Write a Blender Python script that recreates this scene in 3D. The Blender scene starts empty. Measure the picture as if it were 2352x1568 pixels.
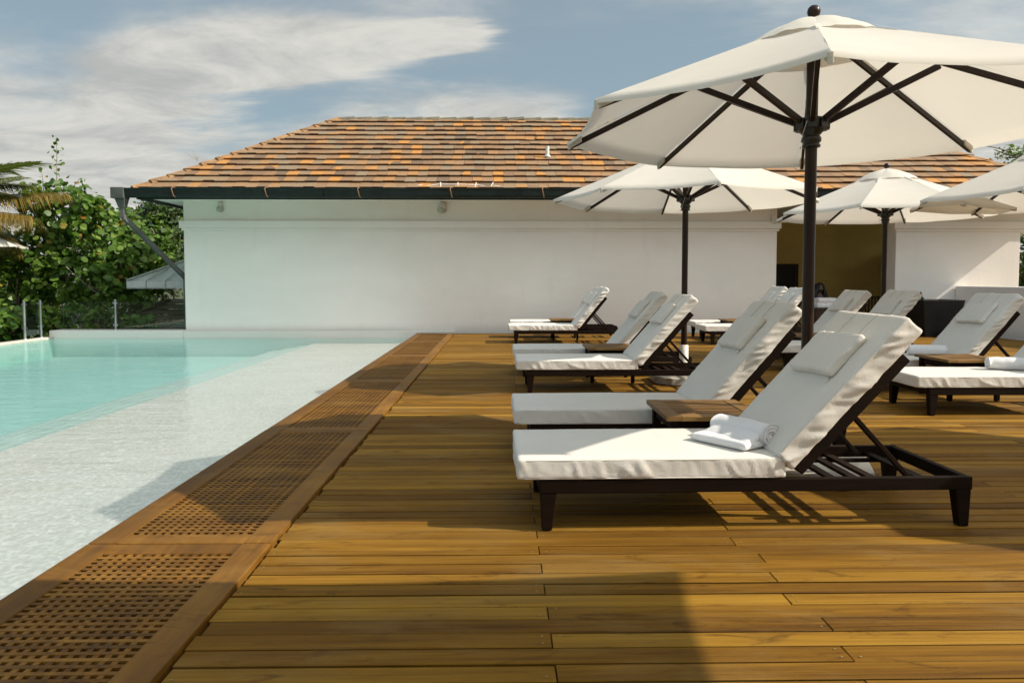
import bpy, bmesh, math, random
import numpy as np
from mathutils import Vector, Matrix, noise as mnoise
R = math.radians
random.seed(7)
scene = bpy.context.scene
COL = scene.collection

# ------------------------------------------------------------------ camera
CAM_H = 1.17
cam_d = bpy.data.cameras.new("camera"); cam = bpy.data.objects.new("camera", cam_d); COL.objects.link(cam)
cam.location = (0, 0, CAM_H)
cam.rotation_euler = (R(90 - 2.8), 0, R(-0.9017))
cam_d.sensor_width = 36.0; cam_d.lens = 1650 / 2352 * 36.0
cam_d.shift_y = -61.3 / 2352
cam_d.clip_start = 0.05; cam_d.clip_end = 3000
cam_d.dof.use_dof = True; cam_d.dof.focus_distance = 5.6; cam_d.dof.aperture_fstop = 5.6
scene.camera = cam

# ------------------------------------------------------------------ light
TO_SUN = Vector((1.27, -0.25, 1.0)).normalized()
SUN_EL = math.asin(TO_SUN.z); SUN_AZ = math.atan2(TO_SUN.x, TO_SUN.y)
sd = bpy.data.lights.new("sun", 'SUN'); sd.energy = 5.0; sd.angle = R(0.53); sd.color = (1.0, 0.90, 0.76)
sun = bpy.data.objects.new("sun", sd); COL.objects.link(sun)
sun.rotation_euler = (-TO_SUN).to_track_quat('-Z', 'Y').to_euler(); sun.location = (20, -5, 25)
scene.view_settings.view_transform = 'Standard'; scene.view_settings.look = 'None'
scene.view_settings.exposure = 0.22; scene.view_settings.gamma = 1.0

class NT:
    """tiny node builder"""
    def __init__(s, nt): s.nt = nt; s.nt.nodes.clear()
    def n(s, t, **kw):
        nd = s.nt.nodes.new(t)
        for k, v in kw.items():
            if k in ('op',): nd.operation = v
            elif hasattr(nd, k): setattr(nd, k, v)
        return nd
    def set(s, sock, v):
        if isinstance(v, bpy.types.NodeSocket): s.nt.links.new(v, sock)
        elif v is not None:
            if isinstance(v, (tuple, list)) and len(v) == 3 and sock.type == 'RGBA': v = (*v, 1)
            sock.default_value = v
    def math(s, op, a, b=0.0, c=None, clamp=False):
        nd = s.nt.nodes.new('ShaderNodeMath'); nd.operation = op; nd.use_clamp = clamp
        s.set(nd.inputs[0], a); s.set(nd.inputs[1], b)
        if c is not None: s.set(nd.inputs[2], c)
        return nd.outputs[0]
    def smooth(s, x, a, b, lo=0.0, hi=1.0):
        nd = s.nt.nodes.new('ShaderNodeMapRange'); nd.interpolation_type = 'SMOOTHSTEP'
        for k, v in zip(range(5), (x, a, b, lo, hi)): s.set(nd.inputs[k], v)
        return nd.outputs[0]
    def lin(s, x, a, b, lo=0.0, hi=1.0):
        nd = s.nt.nodes.new('ShaderNodeMapRange')
        for k, v in zip(range(5), (x, a, b, lo, hi)): s.set(nd.inputs[k], v)
        return nd.outputs[0]
    def mix(s, f, a, b, blend='MIX'):
        nd = s.nt.nodes.new('ShaderNodeMix'); nd.data_type = 'RGBA'; nd.blend_type = blend
        s.set(nd.inputs[0], f); s.set(nd.inputs[6], a); s.set(nd.inputs[7], b)
        return nd.outputs[2]
    def noise(s, vec, scale=5, detail=4, rough=0.5, dist=0.0):
        nd = s.nt.nodes.new('ShaderNodeTexNoise')
        s.set(nd.inputs['Vector'], vec); nd.inputs['Scale'].default_value = scale
        nd.inputs['Detail'].default_value = detail; nd.inputs['Roughness'].default_value = rough
        nd.inputs['Distortion'].default_value = dist
        return nd.outputs[0]
    def mapping(s, vec, scale=(1, 1, 1), loc=(0, 0, 0), rot=(0, 0, 0)):
        nd = s.nt.nodes.new('ShaderNodeMapping'); s.set(nd.inputs[0], vec)
        nd.inputs[1].default_value = loc; nd.inputs[2].default_value = rot; nd.inputs[3].default_value = scale
        return nd.outputs[0]
    def ramp(s, f, stops):
        nd = s.nt.nodes.new('ShaderNodeValToRGB'); e = nd.color_ramp.elements
        while len(e) < len(stops): e.new(0.5)
        for el, (p, c) in zip(e, stops): el.position = p; el.color = (*c, 1)
        s.set(nd.inputs[0], f); return nd.outputs[0]
    def bump(s, h, strength=0.3, dist=0.01):
        nd = s.nt.nodes.new('ShaderNodeBump'); nd.inputs['Strength'].default_value = strength
        nd.inputs['Distance'].default_value = dist; s.set(nd.inputs['Height'], h); return nd.outputs[0]

# ------------------------------------------------------------------ sky
world = bpy.data.worlds.new("World"); scene.world = world; world.use_nodes = True
w = NT(world.node_tree)
sky = w.n('ShaderNodeTexSky'); sky.sky_type = 'NISHITA'; sky.sun_disc = False
sky.sun_elevation = SUN_EL; sky.sun_rotation = SUN_AZ; sky.air_density = 1.0; sky.dust_density = 1.2; sky.ozone_density = 1.5
tc = w.n('ShaderNodeTexCoord'); sep = w.n('ShaderNodeSeparateXYZ'); w.set(sep.inputs[0], tc.outputs['Generated'])
dx, dy, dz = sep.outputs
zz = w.math('ADD', w.math('MAXIMUM', dz, 0.0), 0.12)
cp = w.n('ShaderNodeCombineXYZ'); w.set(cp.inputs[0], w.math('DIVIDE', dx, zz)); w.set(cp.inputs[1], w.math('DIVIDE', dy, zz))
p1 = w.mapping(cp.outputs[0], scale=(0.8, 1.15, 1), loc=(2.3, 0.7, 0), rot=(0, 0, R(14)))
N = w.noise(p1, 1.05, 9, 0.58, 0.35)
N2 = w.noise(w.mapping(cp.outputs[0], scale=(0.35, 1.0, 1), loc=(7.1, 3.2, 0), rot=(0, 0, R(-10))), 1.6, 8, 0.6, 0.6)
yy = w.math('MAXIMUM', dy, 0.05)
u = w.math('DIVIDE', dx, yy); v = w.math('DIVIDE', dz, yy)
# a long wedge of cloud that thins out to the right, over the left part of the roof
vm = w.math('SUBTRACT', v, w.math('ADD', w.math('MULTIPLY', u, 0.11), 0.335))
half = w.lin(u, -0.50, 0.02, 0.075, 0.006)
wob = w.math('MULTIPLY', w.math('SUBTRACT', N2, 0.5), 0.16)
inv = w.smooth(w.math('DIVIDE', w.math('ABSOLUTE', w.math('ADD', vm, wob)), half), 0.05, 1.55, 1.0, 0.0)
inu = w.math('MULTIPLY', w.smooth(u, -0.62, -0.48), w.smooth(u, -0.05, 0.03, 1.0, 0.0))
streak = w.math('MULTIPLY', w.math('MULTIPLY', inv, inu), 0.44)
right = w.math('MULTIPLY', w.smooth(u, 0.06, 0.42), 0.22)
hor = w.math('MULTIPLY', w.smooth(v, 0.10, 0.29, 1.0, 0.0), 0.20)
left = w.math('MULTIPLY', w.math('MULTIPLY', w.smooth(u, -0.66, -0.30, 1.0, 0.0), w.smooth(v, 0.27, 0.37, 1.0, 0.25)), 0.24)
ridge_c = w.math('MULTIPLY', w.math('MULTIPLY', w.smooth(u, -0.42, -0.10), w.smooth(u, 0.06, 0.14, 1.0, 0.0)), w.math('MULTIPLY', w.smooth(v, 0.235, 0.275, 1.0, 0.0), 0.22))
left = w.math('ADD', left, ridge_c)
dens = w.math('ADD', w.math('ADD', w.math('ADD', N, streak), w.math('ADD', right, hor)), left)
dens = w.math('ADD', dens, w.math('MULTIPLY', w.math('SUBTRACT', N2, 0.5), 0.35))
cov = w.smooth(dens, 0.49, 0.84)
shade = w.smooth(w.noise(p1, 2.4, 10, 0.66, 0.5), 0.30, 0.66)
cloudc = w.mix(shade, (0.48, 0.488, 0.475), (0.74, 0.725, 0.67))
hs = w.n('ShaderNodeHueSaturation'); hs.inputs['Saturation'].default_value = 0.95
skyb = w.mix(1.0, sky.outputs[0], (0.079, 0.094, 0.088), 'MULTIPLY')
w.set(hs.inputs['Color'], skyb)
bluec = w.mix(0.44, hs.outputs[0], (0.48, 0.57, 0.61))
tot = w.mix(w.math('MULTIPLY', cov, 0.95), bluec, cloudc)
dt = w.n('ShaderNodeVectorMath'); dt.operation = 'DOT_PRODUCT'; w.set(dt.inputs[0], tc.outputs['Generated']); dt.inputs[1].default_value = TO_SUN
near = w.smooth(dt.outputs['Value'], 0.25, 1.0, 0.0, 0.45)        # sky brightened round the sun, added as extra fill light
back = w.math('MULTIPLY', w.smooth(dy, 0.30, -0.55, 0.0, 1.15), w.smooth(dz, 0.12, 0.50))                       # unseen sky brightened behind the camera, added to fill shaded walls
low = w.math('MULTIPLY', w.smooth(dy, 0.2, -0.3), w.smooth(dz, 0.0, 0.32, 0.80, 0.0))   # unseen low sky dimmed behind the camera, added to deepen ground shade
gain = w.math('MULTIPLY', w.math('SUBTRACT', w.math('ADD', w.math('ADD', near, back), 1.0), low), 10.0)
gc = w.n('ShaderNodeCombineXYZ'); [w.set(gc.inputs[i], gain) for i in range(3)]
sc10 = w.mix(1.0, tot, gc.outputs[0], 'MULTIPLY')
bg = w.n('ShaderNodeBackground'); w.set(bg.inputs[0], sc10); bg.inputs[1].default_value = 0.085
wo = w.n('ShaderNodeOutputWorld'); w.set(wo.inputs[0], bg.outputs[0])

# ------------------------------------------------------------------ materials
MATS = {}
def mat(name):
    m = bpy.data.materials.new(name); m.use_nodes = True; MATS[name] = m
    t = NT(m.node_tree); out = t.n('ShaderNodeOutputMaterial'); return m, t, out
def principled(t, out, color, rough=0.5, normal=None, **kw):
    b = t.n('ShaderNodeBsdfPrincipled'); t.set(b.inputs['Base Color'], color); t.set(b.inputs['Roughness'], rough)
    if normal is not None: t.set(b.inputs['Normal'], normal)
    for k, v in kw.items(): t.set(b.inputs[k.replace('_', ' ')], v)
    t.set(out.inputs[0], b.outputs[0]); return b
def objco(t): return t.n('ShaderNodeTexCoord').outputs['Object']
def island(t): return t.n('ShaderNodeNewGeometry').outputs['Random Per Island']
def shifted(t, co, isl, k=37.0):
    c = t.n('ShaderNodeCombineXYZ'); t.set(c.inputs[0], t.math('MULTIPLY', isl, k)); t.set(c.inputs[1], t.math('MULTIPLY', isl, k * 2.3)); t.set(c.inputs[2], t.math('MULTIPLY', isl, k * .7))
    a = t.n('ShaderNodeVectorMath'); a.operation = 'ADD'; t.set(a.inputs[0], co); t.set(a.inputs[1], c.outputs[0]); return a.outputs[0]

def wood(name, dark, mid, light, axis_scale=(1.0, 26, 26), rough=(0.42, 0.7), grey=0.0, greyc=(0.30, 0.25, 0.17), bump=0.25, var=0.35, spec=0.4):
    m, t, out = mat(name)
    isl = island(t); co = shifted(t, objco(t), isl)
    g = t.noise(t.mapping(co, axis_scale), 3.0, 8, 0.62, 0.4)
    g2 = t.noise(t.mapping(co, tuple(a * 0.25 for a in axis_scale)), 2.2, 4, 0.5, 0.8)
    f = t.math('ADD', t.math('MULTIPLY', g, 0.55), t.math('MULTIPLY', g2, 0.45))
    f = t.math('ADD', f, t.math('MULTIPLY', t.math('SUBTRACT', isl, 0.5), var), clamp=True)
    c = t.ramp(f, [(0.25, dark), (0.5, mid), (0.76, light)])
    if grey > 0:
        p = t.noise(t.mapping(objco(t), (0.9, 2.2, 1.5)), 1.3, 7, 0.62, 0.6)
        c = t.mix(t.math('MULTIPLY', t.smooth(p, 0.47, 0.70), grey), c, greyc)
        st = t.noise(t.mapping(objco(t), (1.6, 6.0, 3)), 1.9, 8, 0.7, 1.2)
        c = t.mix(t.math('MULTIPLY', t.smooth(st, 0.54, 0.70), 0.65), c, dark)
        big = t.noise(t.mapping(objco(t), (0.35, 0.8, 1)), 1.1, 6, 0.6, 0.5)
        c = t.mix(t.math('MULTIPLY', t.smooth(big, 0.46, 0.64), 0.55), c, tuple((a_ + b_) / 2 for a_, b_ in zip(dark, mid)))
        spk = t.noise(t.mapping(objco(t), (14, 30, 14)), 4.0, 3, 0.6)
        c = t.mix(t.math('MULTIPLY', t.smooth(spk, 0.68, 0.76), 0.35), c, greyc)
    r = t.lin(g, 0.3, 0.7, rough[0], rough[1])
    principled(t, out, c, r, t.bump(g, bump, 0.004), Specular_IOR_Level=spec)
    return m

wood('deck_wood', (0.058, 0.023, 0.004), (0.190, 0.091, 0.0095), (0.355, 0.195, 0.024), (0.8, 34, 34), (0.55, 0.8), 0.42, (0.25, 0.165, 0.062), 0.45, 0.30, 0.12)
wood('grate_wood', (0.050, 0.021, 0.004), (0.168, 0.074, 0.0095), (0.31, 0.152, 0.026), (9, 0.8, 9), (0.45, 0.7), 0.25, (0.33, 0.20, 0.06), 0.3, 0.25, 0.2)
wood('table_wood', (0.085, 0.038, 0.009), (0.18, 0.088, 0.018), (0.28, 0.15, 0.035), (1.4, 24, 24), (0.4, 0.65), 0.25, (0.28, 0.19, 0.09), 0.3, 0.3)
wood('dark_wood', (0.005, 0.0023, 0.0011), (0.011, 0.005, 0.0022), (0.027, 0.012, 0.005), (1.6, 22, 22), (0.55, 0.75), 0.0, bump=0.25, var=0.25, spec=0.10)
wood('umbrella_wood', (0.008, 0.0032, 0.0016), (0.018, 0.0070, 0.0032), (0.040, 0.016, 0.007), (22, 22, 1.3), (0.25, 0.45), 0.0, bump=0.12, var=0.25, spec=0.3)
wood('cart_wood', (0.022, 0.010, 0.004), (0.05, 0.024, 0.010), (0.09, 0.045, 0.018), (1.5, 18, 18), (0.5, 0.7), 0.0)

def cloth(name, color, weave=900, bump=0.10, wr=0.0, rough=0.9, sheen=0.15, stain=0.05, trans=0.0):
    m, t, out = mat(name)
    co = objco(t)
    n1 = t.noise(co, 2.2, 5, 0.6, 0.3); n2 = t.noise(t.mapping(co, (1, 1, 1)), weave, 2, 0.5)
    dk = tuple(c * (1 - stain * 2.2) for c in color)
    c = t.mix(t.smooth(n1, 0.35, 0.7), dk, color)
    h = t.math('MULTIPLY', n2, 0.25)
    if wr > 0:
        n3 = t.noise(t.mapping(co, (1, 1, 1)), 9, 5, 0.55, 1.2)
        h = t.math('ADD', h, t.math('MULTIPLY', n3, wr))
    nb = t.bump(h, bump, 0.02)
    b = principled(t, out, c, rough, nb, Sheen_Weight=sheen, Specular_IOR_Level=0.15)
    if trans > 0:
        tl = t.n('ShaderNodeBsdfTranslucent'); t.set(tl.inputs[0], tuple(x * 0.95 for x in color)); t.set(tl.inputs['Normal'], nb)
        mx = t.n('ShaderNodeMixShader'); mx.inputs[0].default_value = trans
        t.set(mx.inputs[1], b.outputs[0]); t.set(mx.inputs[2], tl.outputs[0]); t.set(out.inputs[0], mx.outputs[0])
    return m
cloth('cushion_cloth', (0.72, 0.69, 0.63), 700, 0.34, 0.9, stain=0.025)
cloth('towel_cloth', (0.84, 0.84, 0.85), 260, 0.9, 0.3, sheen=0.5, stain=0.02)
cloth('canopy_cloth', (0.86, 0.82, 0.735), 900, 0.2, 0.5, stain=0.03, trans=0.36)
cloth('canvas_grey', (0.55, 0.57, 0.54), 900, 0.1, 0.3, stain=0.08)
cloth('uniform_cloth', (0.62, 0.66, 0.58), 900, 0.2, 0.6)

def plain(name, color, rough=0.5, metallic=0.0, nscale=6, var=0.12, bump=0.0, spec=0.5, bscale=60):
    m, t, out = mat(name); co = objco(t)
    n1 = t.noise(co, nscale, 6, 0.6, 0.3)
    c = t.mix(t.smooth(n1, 0.3, 0.72), tuple(x * (1 - var) for x in color), tuple(min(1, x * (1 + var * .6)) for x in color))
    nb = t.bump(t.noise(co, bscale, 4, 0.6), bump, 0.01) if bump else None
    principled(t, out, c, t.lin(n1, 0.3, 0.7, rough * 0.85, min(1, rough * 1.15)), nb, Metallic=metallic, Specular_IOR_Level=spec)
    return m
plain('hub_black', (0.012, 0.012, 0.012), 0.35)
plain('steel', (0.55, 0.56, 0.56), 0.32, 1.0)
plain('gutter_green', (0.016, 0.024, 0.020), 0.5, 0.0, 3, 0.3, spec=0.25)
plain('gutter_grey', (0.095, 0.10, 0.092), 0.55, 0.0, 3, 0.25, spec=0.25)
plain('bracket_rust', (0.22, 0.12, 0.06), 0.7)
plain('white_plastic', (0.62, 0.62, 0.55), 0.45)
plain('lamp_glass', (0.42, 0.42, 0.36), 0.2)
plain('planter_black', (0.006, 0.007, 0.008), 0.45)
plain('mustard_paint', (0.74, 0.55, 0.19), 0.85, 0, 1.2, 0.10, 0.15)
plain('door_dark', (0.014, 0.012, 0.009), 0.5)
plain('skin_dark', (0.085, 0.040, 0.024), 0.5, 0, 14, 0.1)
plain('hair_black', (0.006, 0.007, 0.009), 0.45, 0, 30, 0.3)
plain('lip', (0.12, 0.035, 0.03), 0.5)
plain('eye_white', (0.5, 0.48, 0.45), 0.3)
plain('bark', (0.34, 0.29, 0.22), 0.85, 0, 14, 0.35, 0.6)
plain('palm_bark', (0.17, 0.13, 0.09), 0.9, 0, 10, 0.35, 0.6)
plain('grass_ground', (0.055, 0.07, 0.022), 0.95, 0, 1.2, 0.5, 0.6)
plain('soil', (0.07, 0.06, 0.035), 0.95, 0, 3, 0.4, 0.6)
plain('glass_bottle', (0.01, 0.02, 0.012), 0.12)
plain('chalk', (0.75, 0.74, 0.72), 0.95)
plain('pool_edge_strip', (0.56, 0.72, 0.70), 0.6)
plain('coping_stone', (0.52, 0.49, 0.43), 0.75, 0, 4, 0.14, 0.3)
plain('concrete', (0.30, 0.29, 0.26), 0.85, 0, 5, 0.2, 0.4)
plain('pipe_white', (0.70, 0.66, 0.58), 0.5)
plain('dark_void', (0.022, 0.016, 0.010), 0.95)
plain('screw_plug', (0.30, 0.22, 0.10), 0.6)
plain('hip_tile', (0.36, 0.205, 0.095), 0.8, 0, 2.5, 0.35, 0.4, 0.3)
plain('ridge_tile', (0.17, 0.145, 0.095), 0.85, 0, 3.5, 0.45, 0.4, 0.3)

# white painted render of the pool house
m, t, out = mat('wall_paint'); co = objco(t)
n1 = t.noise(t.mapping(co, (0.25, 0.25, 0.6)), 1.6, 6, 0.6, 0.3)
n2 = t.noise(t.mapping(co, (1.6, 1.6, 0.35)), 1.5, 7, 0.62, 0.4)
c = t.mix(t.smooth(n1, 0.3, 0.72), (0.81, 0.765, 0.705), (0.875, 0.83, 0.77))
c = t.mix(t.math('MULTIPLY', t.smooth(n2, 0.55, 0.78), 0.25), c, (0.63, 0.625, 0.58))
zsep = t.n('ShaderNodeSeparateXYZ'); t.set(zsep.inputs[0], co)
splash = t.math('MULTIPLY', t.smooth(t.math('ADD', zsep.outputs[2], t.math('MULTIPLY', n2, -0.10)), -0.03, 0.20, 1.0, 0.0), 0.55)
c = t.mix(splash, c, (0.56, 0.54, 0.49))
principled(t, out, c, 0.8, t.bump(t.noise(co, 14, 6, 0.6), 0.25, 0.012), Specular_IOR_Level=0.25)

# shingles
m, t, out = mat('shingle'); isl = island(t); co = shifted(t, objco(t), isl)
g = t.noise(t.mapping(co, (30, 3, 3)), 2.0, 6, 0.6, 0.2)
drift = t.noise(objco(t), 0.55, 4, 0.6, 0.4)
pick = t.math('FRACT', t.math('ADD', isl, t.math('MULTIPLY', drift, 0.22)))
c = t.ramp(pick, [(0.0, (0.287, 0.172, 0.095)), (0.16, (0.327, 0.199, 0.108)), (0.33, (0.289, 0.198, 0.121)), (0.50, (0.240, 0.149, 0.088)),
                 (0.62, (0.365, 0.206, 0.097)), (0.72, (0.277, 0.208, 0.138)), (0.80, (0.417, 0.221, 0.087)), (0.88, (0.525, 0.248, 0.069)), (0.93, (0.182, 0.123, 0.082)), (0.97, (0.358, 0.194, 0.089))])
for nd in m.node_tree.nodes:
    if nd.type == 'VALTORGB': nd.color_ramp.interpolation = 'CONSTANT'
c = t.mix(t.math('MULTIPLY', t.smooth(g, 0.35, 0.75), 0.30), c, (0.15, 0.11, 0.075))
c = t.mix(t.math('MULTIPLY', t.smooth(t.noise(objco(t), 0.8, 5, 0.6), 0.5, 0.75), 0.25), c, (0.20, 0.17, 0.12))
principled(t, out, c, 0.8, t.bump(g, 0.3, 0.006), Specular_IOR_Level=0.25)

# terrazzo umbrella base
m, t, out = mat('terrazzo'); co = objco(t)
vo = t.n('ShaderNodeTexVoronoi'); t.set(vo.inputs['Vector'], t.mapping(co, (1, 1.8, 1))); vo.inputs['Scale'].default_value = 11
c = t.mix(t.smooth(t.noise(vo.outputs['Position'], 3, 2), 0.50, 0.53), (0.60, 0.58, 0.53), (0.46, 0.43, 0.37))
principled(t, out, c, 0.5, t.bump(t.noise(co, 40, 4), 0.15, 0.005))
# pool finishes; the cell pattern paints caustic sparkle into the colour
def pool(name, a, b, c2, ripple_light):
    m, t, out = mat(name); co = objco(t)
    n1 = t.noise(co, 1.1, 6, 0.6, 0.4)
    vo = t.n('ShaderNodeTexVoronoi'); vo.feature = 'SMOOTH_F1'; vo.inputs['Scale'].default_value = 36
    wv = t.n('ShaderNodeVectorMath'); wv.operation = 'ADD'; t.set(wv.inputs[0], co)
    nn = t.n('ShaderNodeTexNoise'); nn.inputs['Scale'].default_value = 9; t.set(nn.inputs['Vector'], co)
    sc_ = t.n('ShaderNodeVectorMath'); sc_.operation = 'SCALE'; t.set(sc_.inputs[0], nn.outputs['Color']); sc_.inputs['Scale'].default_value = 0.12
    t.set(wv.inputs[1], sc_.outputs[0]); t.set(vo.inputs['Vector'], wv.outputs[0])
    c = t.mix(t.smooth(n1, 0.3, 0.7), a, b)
    c = t.mix(t.math('MULTIPLY', t.smooth(vo.outputs['Distance'], 0.25, 0.75), ripple_light), c, c2)
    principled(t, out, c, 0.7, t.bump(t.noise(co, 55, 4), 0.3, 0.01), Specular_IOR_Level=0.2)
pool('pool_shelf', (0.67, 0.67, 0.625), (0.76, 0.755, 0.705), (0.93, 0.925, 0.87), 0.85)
pool('pool_step', (0.60, 0.76, 0.72), (0.66, 0.80, 0.75), (0.50, 0.70, 0.68), 0.4)
pool('pool_deep', (0.42, 0.74, 0.70), (0.48, 0.785, 0.745), (0.58, 0.85, 0.80), 0.6)

m, t, out = mat('water'); co = objco(t)
h1 = t.noise(t.mapping(co, (1, 1, 1)), 9.0, 4, 0.55, 0.6)
h2 = t.noise(t.mapping(co, (0.5, 1.6, 1), rot=(0, 0, R(18))), 2.6, 3, 0.5, 0.4)
h = t.math('ADD', t.math('MULTIPLY', h1, 0.30), t.math('MULTIPLY', h2, 0.7))
nb = t.bump(h, 0.40, 0.05)
fr = t.n('ShaderNodeFresnel'); fr.inputs[0].default_value = 1.33; t.set(fr.inputs['Normal'], nb)
gl = t.n('ShaderNodeBsdfGlossy'); gl.inputs['Roughness'].default_value = 0.03; t.set(gl.inputs['Normal'], nb); gl.inputs[0].default_value = (1, 1, 1, 1)
tr = t.n('ShaderNodeBsdfTransparent'); tr.inputs[0].default_value = (0.955, 0.98, 0.97, 1)
mx = t.n('ShaderNodeMixShader'); t.set(mx.inputs[0], t.math('MULTIPLY', fr.outputs[0], 0.66)); t.set(mx.inputs[1], tr.outputs[0]); t.set(mx.inputs[2], gl.outputs[0])
t.set(out.inputs[0], mx.outputs[0])

m, t, out = mat('glass')
fr = t.n('ShaderNodeFresnel'); fr.inputs[0].default_value = 1.5
gl = t.n('ShaderNodeBsdfGlossy'); gl.inputs['Roughness'].default_value = 0.01
tr = t.n('ShaderNodeBsdfTransparent'); tr.inputs[0].default_value = (0.86, 0.93, 0.92, 1)
mx = t.n('ShaderNodeMixShader'); t.set(mx.inputs[0], t.math('MULTIPLY', fr.outputs[0], 0.85)); t.set(mx.inputs[1], tr.outputs[0]); t.set(mx.inputs[2], gl.outputs[0])
t.set(out.inputs[0], mx.outputs[0])

def leafmat(name, stops, trans=0.35, rough=0.42):
    m, t, out = mat(name); isl = island(t)
    c = t.ramp(isl, stops)
    c = t.mix(t.math('MULTIPLY', t.noise(objco(t), 22, 3), 0.35), c, (0.03, 0.06, 0.012))
    b = principled(t, out, c, rough, None, Specular_IOR_Level=0.35)
    tl = t.n('ShaderNodeBsdfTranslucent'); t.set(tl.inputs[0], t.mix(0.5, c, (0.16, 0.26, 0.02)))
    mx = t.n('ShaderNodeMixShader'); mx.inputs[0].default_value = trans
    t.set(mx.inputs[1], b.outputs[0]); t.set(mx.inputs[2], tl.outputs[0]); t.set(out.inputs[0], mx.outputs[0])
leafmat('seagrape_leaf', [(0.0, (0.036, 0.092, 0.010)), (0.45, (0.088, 0.178, 0.020)), (0.8, (0.155, 0.272, 0.040)), (0.965, (0.22, 0.31, 0.05)), (0.99, (0.36, 0.24, 0.04)), (1.0, (0.34, 0.12, 0.02))])
leafmat('fine_leaf', [(0.0, (0.02, 0.055, 0.012)), (0.6, (0.04, 0.09, 0.018)), (1.0, (0.09, 0.13, 0.03))], 0.25)
leafmat('palm_leaf', [(0.0, (0.075, 0.095, 0.02)), (0.6, (0.13, 0.15, 0.035)), (1.0, (0.21, 0.18, 0.05))], 0.3)
leafmat('palm_leaf_dry', [(0.0, (0.14, 0.09, 0.02)), (0.6, (0.27, 0.17, 0.035)), (1.0, (0.36, 0.21, 0.05))], 0.3)
M = MATS

# ------------------------------------------------------------------ mesh helpers
class MB:
    def __init__(s): s.v = []; s.f = []; s.mi = []; s.sm = []
    def add(s, vs, fs, mi=0, smooth=False):
        b = len(s.v); s.v += [tuple(p) for p in vs]
        for f in fs: s.f.append(tuple(b + i for i in f)); s.mi.append(mi); s.sm.append(smooth)
        return s
    def box(s, x0, x1, y0, y1, z0, z1, mi=0, mtx=None):
        vs = [Vector(p) for p in ((x0, y0, z0), (x1, y0, z0), (x1, y1, z0), (x0, y1, z0), (x0, y0, z1), (x1, y0, z1), (x1, y1, z1), (x0, y1, z1))]
        if mtx is not None: vs = [mtx @ p for p in vs]
        return s.add(vs, [(3, 2, 1, 0), (4, 5, 6, 7), (0, 1, 5, 4), (1, 2, 6, 5), (2, 3, 7, 6), (3, 0, 4, 7)], mi)
    def hexa(s, b4, t4, mi=0):
        return s.add(list(b4) + list(t4), [(3, 2, 1, 0), (4, 5, 6, 7), (0, 1, 5, 4), (1, 2, 6, 5), (2, 3, 7, 6), (3, 0, 4, 7)], mi)
    def bar(s, a, b, wd, ht, up=(0, 0, 1), mi=0):
        a = Vector(a); b = Vector(b); d = (b - a).normalized(); up = Vector(up)
        sd_ = d.cross(up); sd_ = (sd_.normalized() if sd_.length > 1e-5 else Vector((1, 0, 0))); u_ = sd_.cross(d).normalized()
        o = [sd_ * (-wd / 2) + u_ * (-ht / 2), sd_ * (wd / 2) + u_ * (-ht / 2), sd_ * (wd / 2) + u_ * (ht / 2), sd_ * (-wd / 2) + u_ * (ht / 2)]
        return s.add([a + q for q in o] + [b + q for q in o], [(0, 1, 2, 3), (7, 6, 5, 4), (4, 5, 1, 0), (5, 6, 2, 1), (6, 7, 3, 2), (7, 4, 0, 3)], mi)
    def tube(s, path, r, n=10, mi=0, caps=True, closed=False):
        P = [Vector(p) for p in path]; rs = r if isinstance(r, (list, tuple)) else [r] * len(P)
        up = None; rings = []
        for i, p in enumerate(P):
            if closed: d = P[(i + 1) % len(P)] - P[i - 1]
            else: d = P[min(i + 1, len(P) - 1)] - P[max(i - 1, 0)]
            d.normalize()
            if up is None:
                up = Vector((0, 0, 1)) if abs(d.z) < 0.9 else Vector((1, 0, 0))
            sx = d.cross(up); sx.normalize(); up = sx.cross(d); up.normalize()
            rings.append([p + (sx * math.cos(2 * math.pi * k / n) + up * math.sin(2 * math.pi * k / n)) * rs[i] for k in range(n)])
        b = [q for rg in rings for q in rg]; fs = []
        m_ = len(P)
        for i in range(m_ if closed else m_ - 1):
            j = (i + 1) % m_
            for k in range(n):
                fs.append((i * n + k, j * n + k, j * n + (k + 1) % n, i * n + (k + 1) % n))
        s.add(b, [f[::-1] for f in fs], mi, True)
        if caps and not closed:
            s.add(rings[0], [tuple(range(n))], mi); s.add(rings[-1], [tuple(range(n))[::-1]], mi)
        return s
    def lathe(s, prof, c=(0, 0, 0), n=24, mi=0, smooth=True):
        c = Vector(c); vs = []; fs = []
        for (r, z) in prof:
            for k in range(n):
                a = 2 * math.pi * k / n; vs.append(c + Vector((r * math.cos(a), r * math.sin(a), z)))
        for i in range(len(prof) - 1):
            for k in range(n):
                fs.append((i * n + k, i * n + (k + 1) % n, (i + 1) * n + (k + 1) % n, (i + 1) * n + k))
        s.add(vs, fs, mi, smooth)
        s.add(vs[:n], [tuple(range(n))[::-1]], mi); s.add(vs[-n:], [tuple(range(n))], mi)
        return s
    def build(s, name, mats, parent=None, bevel=0.0, loc=None, segs=2):
        me = bpy.data.meshes.new(name); me.from_pydata(s.v, [], s.f)
        for mm in (mats if isinstance(mats, (list, tuple)) else [mats]): me.materials.append(M[mm])
        me.polygons.foreach_set('material_index', s.mi); me.polygons.foreach_set('use_smooth', s.sm); me.update()
        o = bpy.data.objects.new(name, me); COL.objects.link(o)
        if parent is not None: o.parent = parent
        if loc is not None: o.location = loc
        if bevel > 0:
            bv = o.modifiers.new('bevel', 'BEVEL'); bv.width = bevel; bv.segments = segs; bv.limit_method = 'ANGLE'; bv.angle_limit = R(40)
        return o
def tag(o, label=None, cat=None, group=None, kind=None):
    if label: o['label'] = label
    if cat: o['category'] = cat
    if group: o['group'] = group
    if kind: o['kind'] = kind
    return o
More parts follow.
